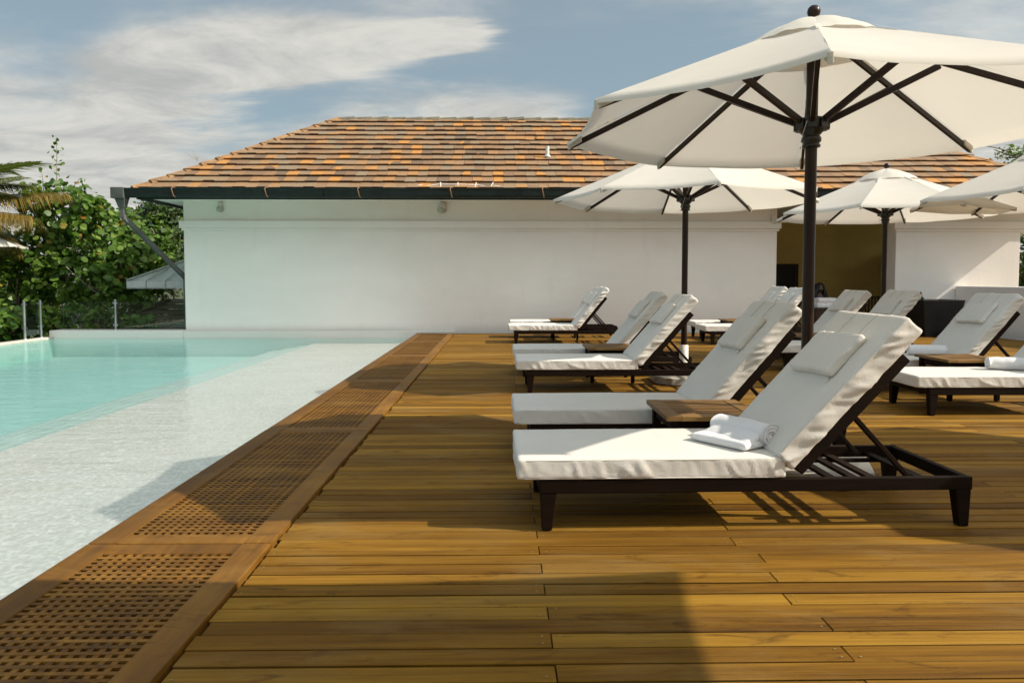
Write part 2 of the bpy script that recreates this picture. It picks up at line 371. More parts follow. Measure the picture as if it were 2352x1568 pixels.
def empty(name, loc=(0, 0, 0), rz=0.0):
    o = bpy.data.objects.new(name, None); o.empty_display_size = 0.2; COL.objects.link(o); o.location = loc; o.rotation_euler = (0, 0, rz); return o
def dup(root, loc, rz=None):
    r = root.copy(); COL.objects.link(r); r.location = loc
    if rz is not None: r.rotation_euler = (0, 0, rz)
    for ch in list(root.children):
        c = ch.copy(); COL.objects.link(c); c.parent = r
        for g in list(ch.children):
            d = g.copy(); COL.objects.link(d); d.parent = c
    return r
def nz(x, y, z): return mnoise.noise(Vector((x, y, z)))

# ------------------------------------------------------------------ ground and pool
g = MB()
g.add([(-400, -300, -1.6), (400, -300, -1.6), (400, 500, -1.6), (-400, 500, -1.6)], [(0, 1, 2, 3)])
tag(g.build('ground', 'grass_ground'), kind='structure')

PX0, PX1, PY0, PY1 = -9.62, -1.80, -5.0, 15.56
WZ = -0.088
b = MB()
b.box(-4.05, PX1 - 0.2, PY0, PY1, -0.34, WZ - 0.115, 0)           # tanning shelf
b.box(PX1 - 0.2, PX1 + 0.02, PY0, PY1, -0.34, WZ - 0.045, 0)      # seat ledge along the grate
b.box(-4.33, -4.05, PY0, PY1, -0.6, WZ - 0.165, 1)
b.box(-4.61, -4.33, PY0, PY1, -0.8, WZ - 0.215, 1)
b.box(-4.89, -4.61, PY0, PY1, -1.0, WZ - 0.265, 1)
b.box(PX0 + 0.01, -4.89, PY0, PY1, -1.5, WZ - 0.40, 2)
b.box(PX0 - 0.001, PX0 + 0.012, PY0, PY1, -1.5, WZ - 0.02, 2)
b.box(PX0, PX1, PY1 - 0.012, PY1 + 0.01, -1.5, WZ - 0.02, 1)
for xx, zz_ in ((-4.05, WZ - .112), (-4.33, WZ - .162), (-4.61, WZ - .212), (-4.89, WZ - .262)):
    b.box(xx + 0.004, xx + 0.050, PY0, PY1, zz_ - .01, zz_, 3)              # thin strips along the step edges
b.box(PX1 - 0.235, PX1 - 0.201, PY0, PY1, WZ - .2, WZ - .075, 3)  # same kind of strip along the ledge
tag(b.build('pool_basin', ['pool_shelf', 'pool_step', 'pool_deep', 'pool_edge_strip']), kind='structure')
b = MB()
b.add([(PX0, PY0, WZ), (PX1 + 0.005, PY0, WZ), (PX1 + 0.005, PY1, WZ), (PX0, PY1, WZ)], [(0, 1, 2, 3)])
tag(b.build('water', 'water'), kind='structure')
b = MB()
b.box(PX0 - 0.20, PX0, PY0, PY1 + 0.03, -1.6, -0.058)               # knife-edge coping on the left
tag(b.build('pool_coping', 'coping_stone', bevel=0.015), kind='structure')
b = MB()
b.box(PX0 - 0.10, -6.85, PY1 + 0.01, PY1 + 0.50, -1.6, 0.075)
b.box(-6.85, -1.0, PY1 + 0.01, 15.70, -1.6, 0.06)
tag(b.build('pool_end_wall', 'wall_paint', bevel=0.02), 'low white wall closing the far end of the pool under the glass fence', 'wall')
b = MB()
b.box(PX1 + 0.06, -1.06, -4, 15.6, -0.42, -0.20)
b.box(PX1 - 0.0, PX1 + 0.06, -4, 15.6, -0.42, -0.052)
tag(b.build('drain_channel', 'dark_void'), kind='structure')

# ------------------------------------------------------------------ deck
DX0, DX1, PITCH = -1.0, 14.5, 0.097
rnd = random.Random(3)
d = MB(); sc = MB()
row = 0; y = -3.0
while y < 15.62:
    base = 0.165 if row % 2 == 0 else 1.04 + 0.012 * (row % 7)
    js = sorted([base + 2.62 * k for k in range(-1, 7)])
    xs = [DX0 + rnd.uniform(-0.006, 0.012)] + [j for j in js if DX0 + 0.3 < j < DX1 - 0.2] + [DX1]
    for a, bb in zip(xs[:-1], xs[1:]):
        jz = rnd.uniform(-0.0018, 0.0012); tl = rnd.uniform(-0.0012, 0.0012); jy = rnd.uniform(-0.0012, 0.0012)
        x0, x1 = a + 0.0018, bb - 0.0018; y0, y1 = y + jy, y + PITCH - rnd.uniform(0.0075, 0.0115) + jy; c_ = 0.003
        vs = [(x0 + .004, y0 + .009, -0.034), (x1 - .004, y0 + .009, -0.034), (x1 - .004, y1 - .009, -0.034), (x0 + .004, y1 - .009, -0.034),  # board sides undercut, shaped so the gaps stay dark
              (x0, y0, -c_ + jz - tl), (x1, y0, -c_ + jz - tl), (x1, y1, -c_ + jz + tl), (x0, y1, -c_ + jz + tl),
              (x0 + c_ * .6, y0 + c_, jz - tl), (x1 - c_ * .6, y0 + c_, jz - tl), (x1 - c_ * .6, y1 - c_, jz + tl), (x0 + c_ * .6, y1 - c_, jz + tl)]
        d.add(vs, [(0, 1, 5, 4), (1, 2, 6, 5), (2, 3, 7, 6), (3, 0, 4, 7), (4, 5, 9, 8), (5, 6, 10, 9), (6, 7, 11, 10), (7, 4, 8, 11), (8, 9, 10, 11)])
        if 1.5 < y < 8.5:
            for ex in (x0 + 0.028, x1 - 0.028):
                for fy in (0.22, 0.76):
                    if rnd.random() < 0.5:
                        yy_ = y0 + (y1 - y0) * fy
                        r_ = 0.0038
                        sc.add([(ex + r_ * math.cos(q * math.pi / 3), yy_ + r_ * math.sin(q * math.pi / 3), 0.0022) for q in range(6)], [(0, 1, 2, 3, 4, 5)])
    row += 1; y += PITCH
deck = tag(d.build('deck', 'deck_wood'), kind='structure')
sc.build('screw_plugs', 'screw_plug', deck)
b = MB(); b.box(DX0 + 0.02, DX1, -3, 15.66, -0.4, -0.046)
b.box(-1.02, DX0 + 0.004, -3, 15.66, -0.4, -0.040)
tag(b.build('deck_underside', 'dark_void'), kind='structure')

# slotted teak drain grates along the pool
JO = [-1.75, 0.70, 3.13, 5.53, 8.22, 10.95, 13.45, 15.55]
GL = ['slotted teak drain grate at the bottom left, first beside the pool', 'slotted teak drain grate second from the camera, half in the parasol shade',
      'slotted teak drain grate third from the camera, mostly sunlit', 'slotted teak drain grate fourth from the camera, crossed by a parasol shadow',
      'slotted teak drain grate second from the white wall', 'slotted teak drain grate at the far end touching the white wall']
for i in range(1, len(JO) - 1):
    ya, yb = JO[i] + 0.004, JO[i + 1] - 0.004
    zt = 0.012 + 0.001 * (i % 3)
    e = empty('drain_grate', (0, ya, 0)); tag(e, GL[i - 1], 'drain grate', 'drain grates along the pool edge')
    L_ = yb - ya
    f = MB()
    f.box(-1.815, -1.685, 0, L_, -0.028, zt); f.box(-1.135, -1.012, 0, L_, -0.028, zt)
    f.box(-1.685, -1.135, 0, 0.11, -0.028, zt - 0.002); f.box(-1.685, -1.135, L_ - 0.11, L_, -0.028, zt - 0.002)
    f.build('frame', 'grate_wood', e, bevel=0.004)
    g = MB()
    nx = 14; px = 0.55 / nx
    for k in range(1, nx):
        xx = -1.685 + k * px; w0, w1 = px * .10, px * .24; g.hexa([(xx - w0, .105, -.020), (xx + w0, .105, -.020), (xx + w0, L_ - .105, -.020), (xx - w0, L_ - .105, -.020)], [(xx - w1, .105, zt - .005), (xx + w1, .105, zt - .005), (xx + w1, L_ - .105, zt - .005), (xx - w1, L_ - .105, zt - .005)])
    ny = int((L_ - 0.22) / 0.0385); py = (L_ - 0.22) / ny
    for k in range(1, ny):
        yy_ = 0.11 + k * py; w0, w1 = py * .06, py * .24; g.hexa([(-1.69, yy_ - w0, -.020), (-1.13, yy_ - w0, -.020), (-1.13, yy_ + w0, -.020), (-1.69, yy_ + w0, -.020)], [(-1.69, yy_ - w1, zt - .004), (-1.13, yy_ - w1, zt - .004), (-1.13, yy_ + w1, zt - .004), (-1.69, yy_ + w1, zt - .004)])
    g.build('lattice', 'grate_wood', e)

# ------------------------------------------------------------------ pool house
WY = 15.70
H = empty('pool_house', (0, 0, 0)); tag(H, 'white rendered pool house with a hipped wooden shingle roof', 'building')
b = MB()
b.box(-6.85, 6.05, WY, 21.0, -1.6, 2.9)
b.box(8.68, 11.44, WY, 16.2, -1.6, 2.9)
b.box(11.44, 13.4, WY, 16.2, 2.18, 2.9)
b.build('wall', 'wall_paint', H, bevel=0.012)
b = MB()
for (a, c_, lft, rgt) in ((-6.85, 6.05, 1, 1), (8.68, 13.4, 1, 0)):
    b.box(a - 0.07 * lft, c_ + 0.07 * rgt, WY - 0.07, WY - 0.001, 2.277, 2.435)
    b.box(a - 0.035 * lft, c_ + 0.035 * rgt, WY - 0.035, WY - 0.001, 2.225, 2.275)
b.box(-6.92, -6.851, WY + 0.002, 21.0, 2.277, 2.435)
b.build('cornice', 'wall_paint', H, bevel=0.006)
b = MB()
b.box(5.9, 10.9, 19.8, 20.0, -1.0, 3.0)
b.box(10.75, 10.899, 16.2, 19.8, -1.0, 1.95)  # unseen side wall, added to keep direct sun off the back wall
b.build('alcove_wall', 'mustard_paint', H)
b = MB(); b.box(6.03, 9.45, WY, 19.8, -1.0, -0.5); b.box(6.03, 8.62, WY - 0.03, WY + 0.3, -0.5, -0.17); b.box(6.03, 8.62, WY + 0.3, WY + 0.6, -0.5, -0.34)
b.build('alcove_floor', 'coping_stone', H)
dr = MB(); dr.box(7.0, 8.12, 19.76, 19.795, -0.5, 1.54); dr = dr.build('door', 'door_dark', H)
b = MB(); b.box(8.122, 8.22, 19.74, 19.799, -0.5, 1.60); b.box(6.9, 8.12, 19.74, 19.799, 1.542, 1.60); b.build('door_frame', 'cart_wood', dr)

EY, EZ = 14.75, 3.00
XL, XR = -7.46, 12.25
RY, RZ = 18.32, 5.20
LRUN = 3.37
HALF = RY - EY
BY = RY + HALF
def shingle_slope(mb, A, along, inward, length, run, rise, lclip, rclip, expo=0.302, tw=0.235, seed=1, dens=True):
    rg = random.Random(seed); A = Vector(A); al = Vector(along); inn = Vector(inward)
    sl = math.hypot(run, rise); nrm = (inn * (-rise) + Vector((0, 0, run))).normalized(); up = (inn * run + Vector((0, 0, rise))).normalized()
    nrow = int(round(sl / expo)); expo = sl / nrow
    for rrow in range(nrow):
        s0 = rrow * expo; s1 = s0 + expo * 1.12
        x = -rg.uniform(0, tw)
        while x < length:
            wdt = tw * rg.uniform(0.88, 1.1); xa, xb = x, x + wdt - 0.004; x += wdt
            def cl(q, s):
                tt = min(1.0, s / sl) * run
                return min(max(q, tt * lclip), length - tt * rclip)
            a0, b0, a1, b1 = cl(xa, s0), cl(xb, s0), cl(xa, s1), cl(xb, s1)
            if b0 - a0 < 0.03: continue
            if b1 - a1 < 0.002: b1 = a1 + 0.002
            o = rg.uniform(-0.016, 0.010); lift = rg.uniform(0.048, 0.064); o2 = o + rg.uniform(-0.006, 0.006)
            P = lambda q, s, h: A + al * q + up * s + nrm * h
            th = 0.036  # lower edge cut back underneath to give each course a dark butt line
            mb.hexa([P(a0, s0 + o + .024, lift - th), P(b0, s0 + o2 + .024, lift - th), P(b1, s1, 0.004 - th), P(a1, s1, 0.004 - th)],
                    [P(a0, s0 + o, lift), P(b0, s0 + o2, lift), P(b1, s1, 0.006), P(a1, s1, 0.006)])
b = MB()
shingle_slope(b, (XL, EY, EZ), (1, 0, 0), (0, 1, 0), XR - XL, HALF, RZ - EZ, LRUN / HALF, 1, seed=11)
shingle_slope(b, (XR, EY, EZ), (0, 1, 0), (-1, 0, 0), BY - EY, HALF, RZ - EZ, 1, 1, seed=12)
shingle_slope(b, (XL, BY, EZ), (0, -1, 0), (1, 0, 0), BY - EY, LRUN, RZ - EZ, HALF / LRUN, HALF / LRUN, seed=13)
roof = b.build('roof', 'shingle', H)
b = MB()
hl = [(XL, EY, EZ), (XR, EY, EZ), (XR, BY, EZ), (XL, BY, EZ)]; r1, r2 = (XL + LRUN, RY, RZ), (XR - HALF, RY, RZ)
b.add([(p[0], p[1], p[2] - 0.02) for p in hl] + [(p[0], p[1], p[2] - 0.02) for p in (r1, r2)], [(0, 1, 5, 4), (1, 2, 5), (2, 3, 4, 5), (3, 0, 4)])
b.build('underlay', 'dark_void', roof)
def caps(mb, A, B, n_, wd, drop, seed):
    rg = random.Random(seed); A = Vector(A); B = Vector(B); dv = (B - A); dn = dv.normalized()
    sd_ = dn.cross(Vector((0, 0, 1))).normalized()
    for k in range(n_):
        p0 = A + dv * (k / n_) + Vector((0, 0, 0.060 + rg.uniform(-.008, .012))); p1 = A + dv * ((k + 1.10) / n_) + Vector((0, 0, 0.028))
        for sgn in (1, -1):
            q0, q1 = p0 + sd_ * sgn * wd - Vector((0, 0, drop * wd)), p1 + sd_ * sgn * wd - Vector((0, 0, drop * wd))
            dd = Vector((0, 0, -0.03))
            mb.hexa([p0 + dd, q0 + dd, q1 + dd, p1 + dd], [p0, q0, q1, p1])
for k, (p_, q_) in enumerate((((XL, EY, EZ), r1), ((XR, EY, EZ), r2), ((XL, BY, EZ), r1))):
    b = MB(); caps(b, p_, q_, 14, 0.135, 0.46, 2 + k); b.build('hip_cap', 'hip_tile', roof)
b = MB(); caps(b, r2, r1, 30, 0.15, 0.64, 5); b.build('ridge_cap', 'ridge_tile', roof)
# soffit + fascia
b = MB()
b.box(XL + 0.12, XR - 0.12, EY + 0.10, WY, 2.86, 2.885); b.box(XL + 0.12, -6.85, WY, BY - 0.1, 2.86, 2.885); b.box(11.44, XR - 0.12, WY, BY - .1, 2.902, 2.925)
b.box(6.03, 9.6, WY, 20.0, 2.903, 2.925)
b.build('soffit', 'wall_paint', H)
b = MB()
b.box(XL + 0.06, XL + 0.12, EY + 0.1, BY - 0.1, 2.80, 2.985); b.box(XR - 0.12, XR - 0.06, EY + 0.1, BY - 0.1, 2.80, 2.985)
b.box(XL + 0.06, XR - 0.06, EY + 0.06, EY + 0.10, 2.80, 2.985)
b.build('fascia', 'gutter_green', H)
# front gutter: ogee-like half round profile
def gutter(mb, x0, x1, y, z):
    prof = [(0.06, 0.0), (0.055, -0.125), (0.03, -0.170), (-0.02, -0.188), (-0.065, -0.174), (-0.095, -0.125), (-0.10, -0.04), (-0.125, 0.0), (-0.112, 0.005), (-0.09, -0.035), (-0.085, -0.115), (-0.06, -0.158), (-0.02, -0.175), (0.03, -0.155), (0.045, 0.0)]
    n_ = len(prof); vs = [(x0, y + p, z + q) for p, q in prof] + [(x1, y + p, z + q) for p, q in prof]
    mb.add(vs, [(k, (k + 1) % n_, n_ + (k + 1) % n_, n_ + k)[::-1] for k in range(n_)] + [tuple(range(7))])
b = MB()
xs = [XL - 0.10 + k * 3.97 for k in range(6)]
for x0, x1 in zip(xs[:-1], xs[1:]):
    gutter(b, x0, x1 + 0.03, EY, 3.005)
    b.box(x1 - 0.02, x1 + 0.05, EY - 0.125, EY + 0.055, 2.837, 2.846)
gut = b.build('gutter', 'gutter_green', H)
for k in range(11):
    x = XL + 0.86 + k * 1.86
    b = MB(); b.tube([(x + 0.03, EY + 0.02, 3.03), (x + 0.01, EY - 0.11, 3.025), (x, EY - 0.145, 2.99), (x + 0.015, EY - 0.14, 2.93), (x + 0.03, EY - 0.12, 2.85), (x + 0.045, EY - 0.06, 2.83)], 0.011, 6)
    b.build('gutter_bracket', 'bracket_rust', gut)
b = MB()
b.hexa([(XL - 0.36, EY - 0.14, 2.80), (XL - 0.10, EY - 0.14, 2.80), (XL - 0.10, EY + 0.12, 2.80), (XL - 0.36, EY + 0.12, 2.80)],
       [(XL - 0.36, EY - 0.14, 3.02), (XL - 0.10, EY - 0.14, 3.02), (XL - 0.10, EY + 0.12, 3.02), (XL - 0.36, EY + 0.12, 3.02)])
hop = b.build('rain_hopper', 'gutter_grey', H, bevel=0.008)
b = MB()
b.hexa([(XL - 0.25, EY - 0.06, 2.62), (XL - 0.13, EY - 0.06, 2.62), (XL - 0.13, EY + 0.06, 2.62), (XL - 0.25, EY + 0.06, 2.62)],
       [(XL - 0.30, EY - 0.10, 2.802), (XL - 0.10, EY - 0.10, 2.802), (XL - 0.10, EY + 0.10, 2.802), (XL - 0.30, EY + 0.10, 2.802)])
b.bar((XL - 0.19, EY, 2.64), (XL - 0.19, EY, 2.42), 0.09, 0.09, (0, 1, 0))
b.bar((XL - 0.19, EY, 2.45), (-6.88, WY + 0.25, 1.15), 0.09, 0.09)
b.bar((-6.915, WY + 0.25, 1.22), (-6.915, WY + 0.25, -0.5), 0.11, 0.11, (0, 1, 0))
b.build('downspout', 'gutter_grey', H, bevel=0.006)
# vent pipe + chalk marks
sl_up = Vector((0, HALF, RZ - EZ)).normalized(); sl_n = Vector((0, -(RZ - EZ), HALF)).normalized()
def onroof(x, s, h=0.05): return Vector((x, EY, EZ)) + sl_up * s + sl_n * h
b = MB(); p = onroof(1.04, 1.62, 0.02); b.tube([p, p + Vector((0, 0, 0.26))], 0.042, 12)
b.lathe([(0.07, 0), (0.07, 0.03), (0.05, 0.05)], p + Vector((0, 0, 0.02)), 12)
vp = b.build('vent_pipe', 'pipe_white', roof)
b = MB()
for k, (x0, s0, x1, s1) in enumerate([(-1.55, .05, -1.3, .16), (-1.3, .16, -0.9, .17), (-0.9, .17, -0.45, .13), (-0.45, .13, -0.2, .04), (-1.22, .04, -1.24, .27), (-.86, .04, -.88, .26), (-.52, .04, -.50, .26), (-0.2, .05, -.15, .27), (-.15, .10, .12, .03), (-1.7, .1, -1.6, .14)]):
    b.bar(onroof(x0, s0, .044), onroof(x1, s1, .040), 0.016, 0.004, sl_n)
b.build('chalk_mark', 'chalk', roof)

# wall lamps
def flood(x, small=False):
    e = empty('wall_lamp', (x, WY - 0.05, 2.70)); 
    b = MB(); b.lathe([(0.02, 0.13), (0.02, 0.24)], (0, 0.0, 0), 10); b.box(-0.05, 0.05, 0.02, 0.05, 0.12, 0.24); b.build('bracket', 'gutter_green' if not small else 'white_plastic', e)
    b = MB()
    if small: b.lathe([(0.035, 0.13), (0.05, 0.09), (0.045, 0.05)], (0, 0, 0), 16)
    else:
        b.lathe([(0.03, 0.155), (0.065, 0.14), (0.085, 0.08), (0.105, -0.03)], (0, 0, 0), 20)
    b.build('housing', 'white_plastic', e)
    b = MB()
    if small: b.lathe([(0.045, 0.05), (0.075, 0.0), (0.07, -0.05), (0.03, -0.085)], (0, 0, 0), 16)
    else: b.lathe([(0.10, -0.031), (0.09, -0.065), (0.045, -0.095), (0.01, -0.10)], (0, 0, 0), 20)
    b.build('lens', 'lamp_glass', e)
    if not small:
        e.rotation_euler = (R(-24), R(8), 0)
    return e
tag(flood(-1.265), 'white floodlight under the gutter at the middle of the long white wall', 'wall lamp', 'lamps under the eaves')
tag(flood(3.73), 'white floodlight under the eaves peeping out below the second parasol', 'wall lamp', 'lamps under the eaves')
tag(flood(-6.04, True), 'small bare bulb lamp near the left corner of the white wall', 'wall lamp', 'lamps under the eaves')
b = MB(); b.tube([(5.93, WY - 0.05, 2.86), (5.93, WY - 0.05, 2.40)], 0.03, 10); b.tube([(5.93, WY - 0.10, 2.40), (6.6, WY - 0.10, 2.47)], 0.018, 8); b.box(5.90, 5.97, WY - 0.10, WY - 0.02, 2.38, 2.50)
b.build('drain_pipe', 'pipe_white', H)

# low parapet on the right
b = MB()
b.box(10.02, 10.34, 8.6, 15.69, -0.4, 1.03)
tag(b.build('parapet', 'wall_paint', bevel=0.02), 'low white masonry parapet running from the house wall towards the camera at far right', 'wall')

# ------------------------------------------------------------------ parasols
UR, UT, UA = 1.50, 2.055, 2.675
def rib_z(r): return UA - (UA - UT) * r / UR
def parasol_proto():
    e = empty('parasol')
    b = MB()
    n_seg, n_r = 8, 12
    for k in range(8):
        a0, a1 = 2 * math.pi * k / 8, 2 * math.pi * (k + 1) / 8
        A = Vector((math.cos(a0), math.sin(a0))); B = Vector((math.cos(a1), math.sin(a1)))
        vs = []
        for i in range(n_r + 1):
            r = 0.05 + (UR - 0.05) * i / n_r
            for j in range(n_seg + 1):
                t_ = j / n_seg; s_ = 4 * t_ * (1 - t_)
                P = (A * (1 - t_) + B * t_) * r * (1 - 0.022 * s_ * (r / UR) ** 3)
                z = rib_z(r) + 0.026 - 0.040 * s_ * (r / UR) * (1 - 0.45 * r / UR) + 0.006 * nz(P.x * 3, P.y * 3, k) * (r / UR)
                vs.append((P.x, P.y, z))
        m_ = n_seg + 1
        fs = [(i * m_ + j, (i + 1) * m_ + j, (i + 1) * m_ + j + 1, i * m_ + j + 1) for i in range(n_r) for j in range(n_seg)]
        # hem folded down
        hb = len(vs)
        for j in range(m_):
            x, y_, z = vs[n_r * m_ + j]; vs.append((x * 1.002, y_ * 1.002, z - 0.022))
        fs += [(n_r * m_ + j, hb + j, hb + j + 1, n_r * m_ + j + 1) for j in range(n_seg)]
        b.add(vs, fs, 0, True)
    can = b.build('canopy', 'canopy_cloth', e)
    # vent cap on top
    b = MB(); VR = 0.43
    for k in range(8):
        a0, a1 = 2 * math.pi * k / 8, 2 * math.pi * (k + 1) / 8
        A = Vector((math.cos(a0), math.sin(a0))); B = Vector((math.cos(a1), math.sin(a1)))
        vs = []; n1_, n2_ = 8, 10
        for i in range(n1_ + 1):
            r = 0.035 + (VR - 0.035) * i / n1_
            for j in range(n2_ + 1):
                t_ = j / n2_; s_ = 4 * t_ * (1 - t_); P = (A * (1 - t_) + B * t_) * r
                q = r / VR
                z = rib_z(r) + 0.038 + 0.030 * math.sin(q * math.pi * .8) * (0.6 + 0.4 * s_) - 0.03 * q ** 3 + 0.012 * q * q * nz(P.x * 22, P.y * 22, 3.3) + 0.014 * s_ * q
                vs.append((P.x, P.y, z))
        m_ = n2_ + 1
        b.add(vs, [(i * m_ + j, (i + 1) * m_ + j, (i + 1) * m_ + j + 1, i * m_ + j + 1) for i in range(n1_) for j in range(n2_)], 0, True)
        # strap that ties the vent to the rib
        d_ = A; n_ = Vector((-d_.y, d_.x)) * 0.012
        b.add([(d_.x * .40 + s * n_.x, d_.y * .40 + s * n_.y, rib_z(.40) + .038) for s in (-1, 1)] + [(d_.x * .56 + s * n_.x, d_.y * .56 + s * n_.y, rib_z(.56) + .0285) for s in (1, -1)], [(0, 1, 2, 3)])
    b.build('vent_cap', 'canopy_cloth', can)
    for k in range(8):
        b = MB()
        a = 2 * math.pi * k / 8; d_ = Vector((math.cos(a), math.sin(a), 0)); n_ = Vector((-d_.y, d_.x, 0))
        o = lambda r, s, z: tuple(d_ * r + n_ * s + Vector((0, 0, z)))
        b.hexa([o(UR - .10, -.022, UT + .02), o(UR - .004, -.012, UT - .026), o(UR - .004, .012, UT - .026), o(UR - .10, .022, UT + .02)],
               [o(UR - .10, -.020, UT + .060), o(UR + .004, -.012, UT + .022), o(UR + .004, .012, UT + .022), o(UR - .10, .020, UT + .060)])
        b.build('tip_pocket', 'canopy_cloth', can, bevel=0.005)
    for k in range(8):
        a = 2 * math.pi * k / 8; d_ = Vector((math.cos(a), math.sin(a), 0))
        b = MB(); b.bar(d_ * 0.06 + Vector((0, 0, rib_z(0.06) - .012)), d_ * (UR - 0.02) + Vector((0, 0, UT - .004)), 0.020, 0.034)
        rb = b.build('rib', 'umbrella_wood', e, bevel=0.003)
        b = MB(); n_ = Vector((-d_.y, d_.x, 0))
        b.bar(d_ * 0.055 + Vector((0, 0, 2.085)), d_ * 0.66 + Vector((0, 0, rib_z(.66) - .035)), 0.026, 0.036)
        b.build('strut', 'umbrella_wood', rb, bevel=0.003)
    b = MB(); b.tube([(0, 0, 0.10), (0, 0, 2.66)], 0.034, 20); b.build('pole', 'umbrella_wood', e)
    b = MB(); b.lathe([(0.036, 1.95), (0.052, 1.955), (0.052, 1.968), (0.044, 1.975), (0.056, 1.99), (0.056, 2.01), (0.046, 2.022), (0.062, 2.04), (0.082, 2.06), (0.086, 2.085), (0.086, 2.11), (0.070, 2.125), (0.036, 2.13)], n=20)
    for k in range(8):
        a = 2 * math.pi * k / 8; b.box(0.07, 0.10, -0.026, 0.026, 2.055, 2.115, 0, Matrix.Rotation(a, 4, 'Z'))
    hub = b.build('hub', 'hub_black', e, bevel=0.003)
    b = MB(); b.tube([(0.04, -0.05, 2.0), (0.09, -0.06, 1.97), (0.115, -0.05, 2.02), (0.11, -0.03, 2.09)], 0.002, 5); b.tube([(-0.03, -0.06, 1.955), (0.05, -0.06, 1.95)], 0.004, 6); b.build('pin', 'steel', hub)
    b = MB(); b.lathe([(0.03, 2.64), (0.034, 2.695), (0.026, 2.708), (0.024, 2.714), (0.034, 2.728), (0.038, 2.746), (0.034, 2.764), (0.022, 2.778), (0.006, 2.783)], n=18); b.build('finial', 'umbrella_wood', e)
    b = MB(); hw, ch = 0.36, 0.16
    octo = [(-hw + ch, -hw), (hw - ch, -hw), (hw, -hw + ch), (hw, hw - ch), (hw - ch, hw), (-hw + ch, hw), (-hw, hw - ch), (-hw, -hw + ch)]
    b.add([(x, y_, 0.004) for x, y_ in octo] + [(x, y_, 0.085) for x, y_ in octo], [tuple(range(8))[::-1], tuple(range(8, 16))] + [(k, (k + 1) % 8, 8 + (k + 1) % 8, 8 + k) for k in range(8)])
    bs = b.build('base', 'terrazzo', e, bevel=0.01)
    b = MB(); b.lathe([(0.052, 0.08), (0.052, 0.42), (0.036, 0.425)], n=20); b.build('sleeve', 'pipe_white', bs)
    return e
par = parasol_proto()
ULIST = [((1.848, 4.29, 0), -110.8, 'large off-white parasol closest to the camera, turned finial against the sky'),
         ((2.10, 8.18, 0), -92.5, 'off-white parasol in front of the long white wall, behind the biggest one'),
         ((5.36, 9.98, 0), -128.8, 'off-white parasol before the mustard alcove, its finial against the roof'),
         ((6.33, 8.19, 0), -92, 'off-white parasol cut off by the right edge of the photo'),
         ((5.66, 3.62, 0), -96.5, 'off-white parasol out of frame on the right, its shadow on the near deck'),
         ((-12.32, 16.3, -0.15), -90, 'off-white parasol beyond the pool, only a corner showing at the left edge')]
for i, (loc, ph, lab) in enumerate(ULIST):
    o = par if i == 0 else dup(par, loc)
    o.location = loc; o.rotation_euler = (0, 0, R(ph)); tag(o, lab, 'parasol', 'market parasols on the terrace')
# unseen parasol casting the near shadow; lengthened backwards to cut sky light
e = empty('unseen_rectangular_parasol', (2.09, -0.38, 0)); tag(e, 'large rectangular parasol out of frame beside the camera, lengthened to block sky light, its shadow on the nearest boards', 'parasol')
b = MB(); n_ = 14; HW = 1.62; vs = []
for i in range(n_ + 1):
    for j in range(n_ + 1):
        s_, t_ = i / n_ * 2 - 1, j / n_ * 2 - 1
        px_, py_ = s_ * HW * (1 - 0.085 * (1 - t_ ** 4)), t_ * 2.62 * (1 - 0.04 * (1 - s_ * s_))
        vs.append((px_, py_, 2.35 + 0.6 * (1 - max(abs(s_), abs(t_)))))
b.add(vs, [(i * (n_ + 1) + j, (i + 1) * (n_ + 1) + j, (i + 1) * (n_ + 1) + j + 1, i * (n_ + 1) + j + 1) for i in range(n_) for j in range(n_)], 0, True)
b.build('canopy', 'canopy_cloth', e)
b = MB(); b.tube([(0, 0, 0.05), (0, 0, 2.97)], 0.034, 16); b.build('pole', 'umbrella_wood', e)
b = MB(); b.box(-.4, .4, -.4, .4, 0.004, 0.09); b.build('base', 'terrazzo', e, bevel=0.01)

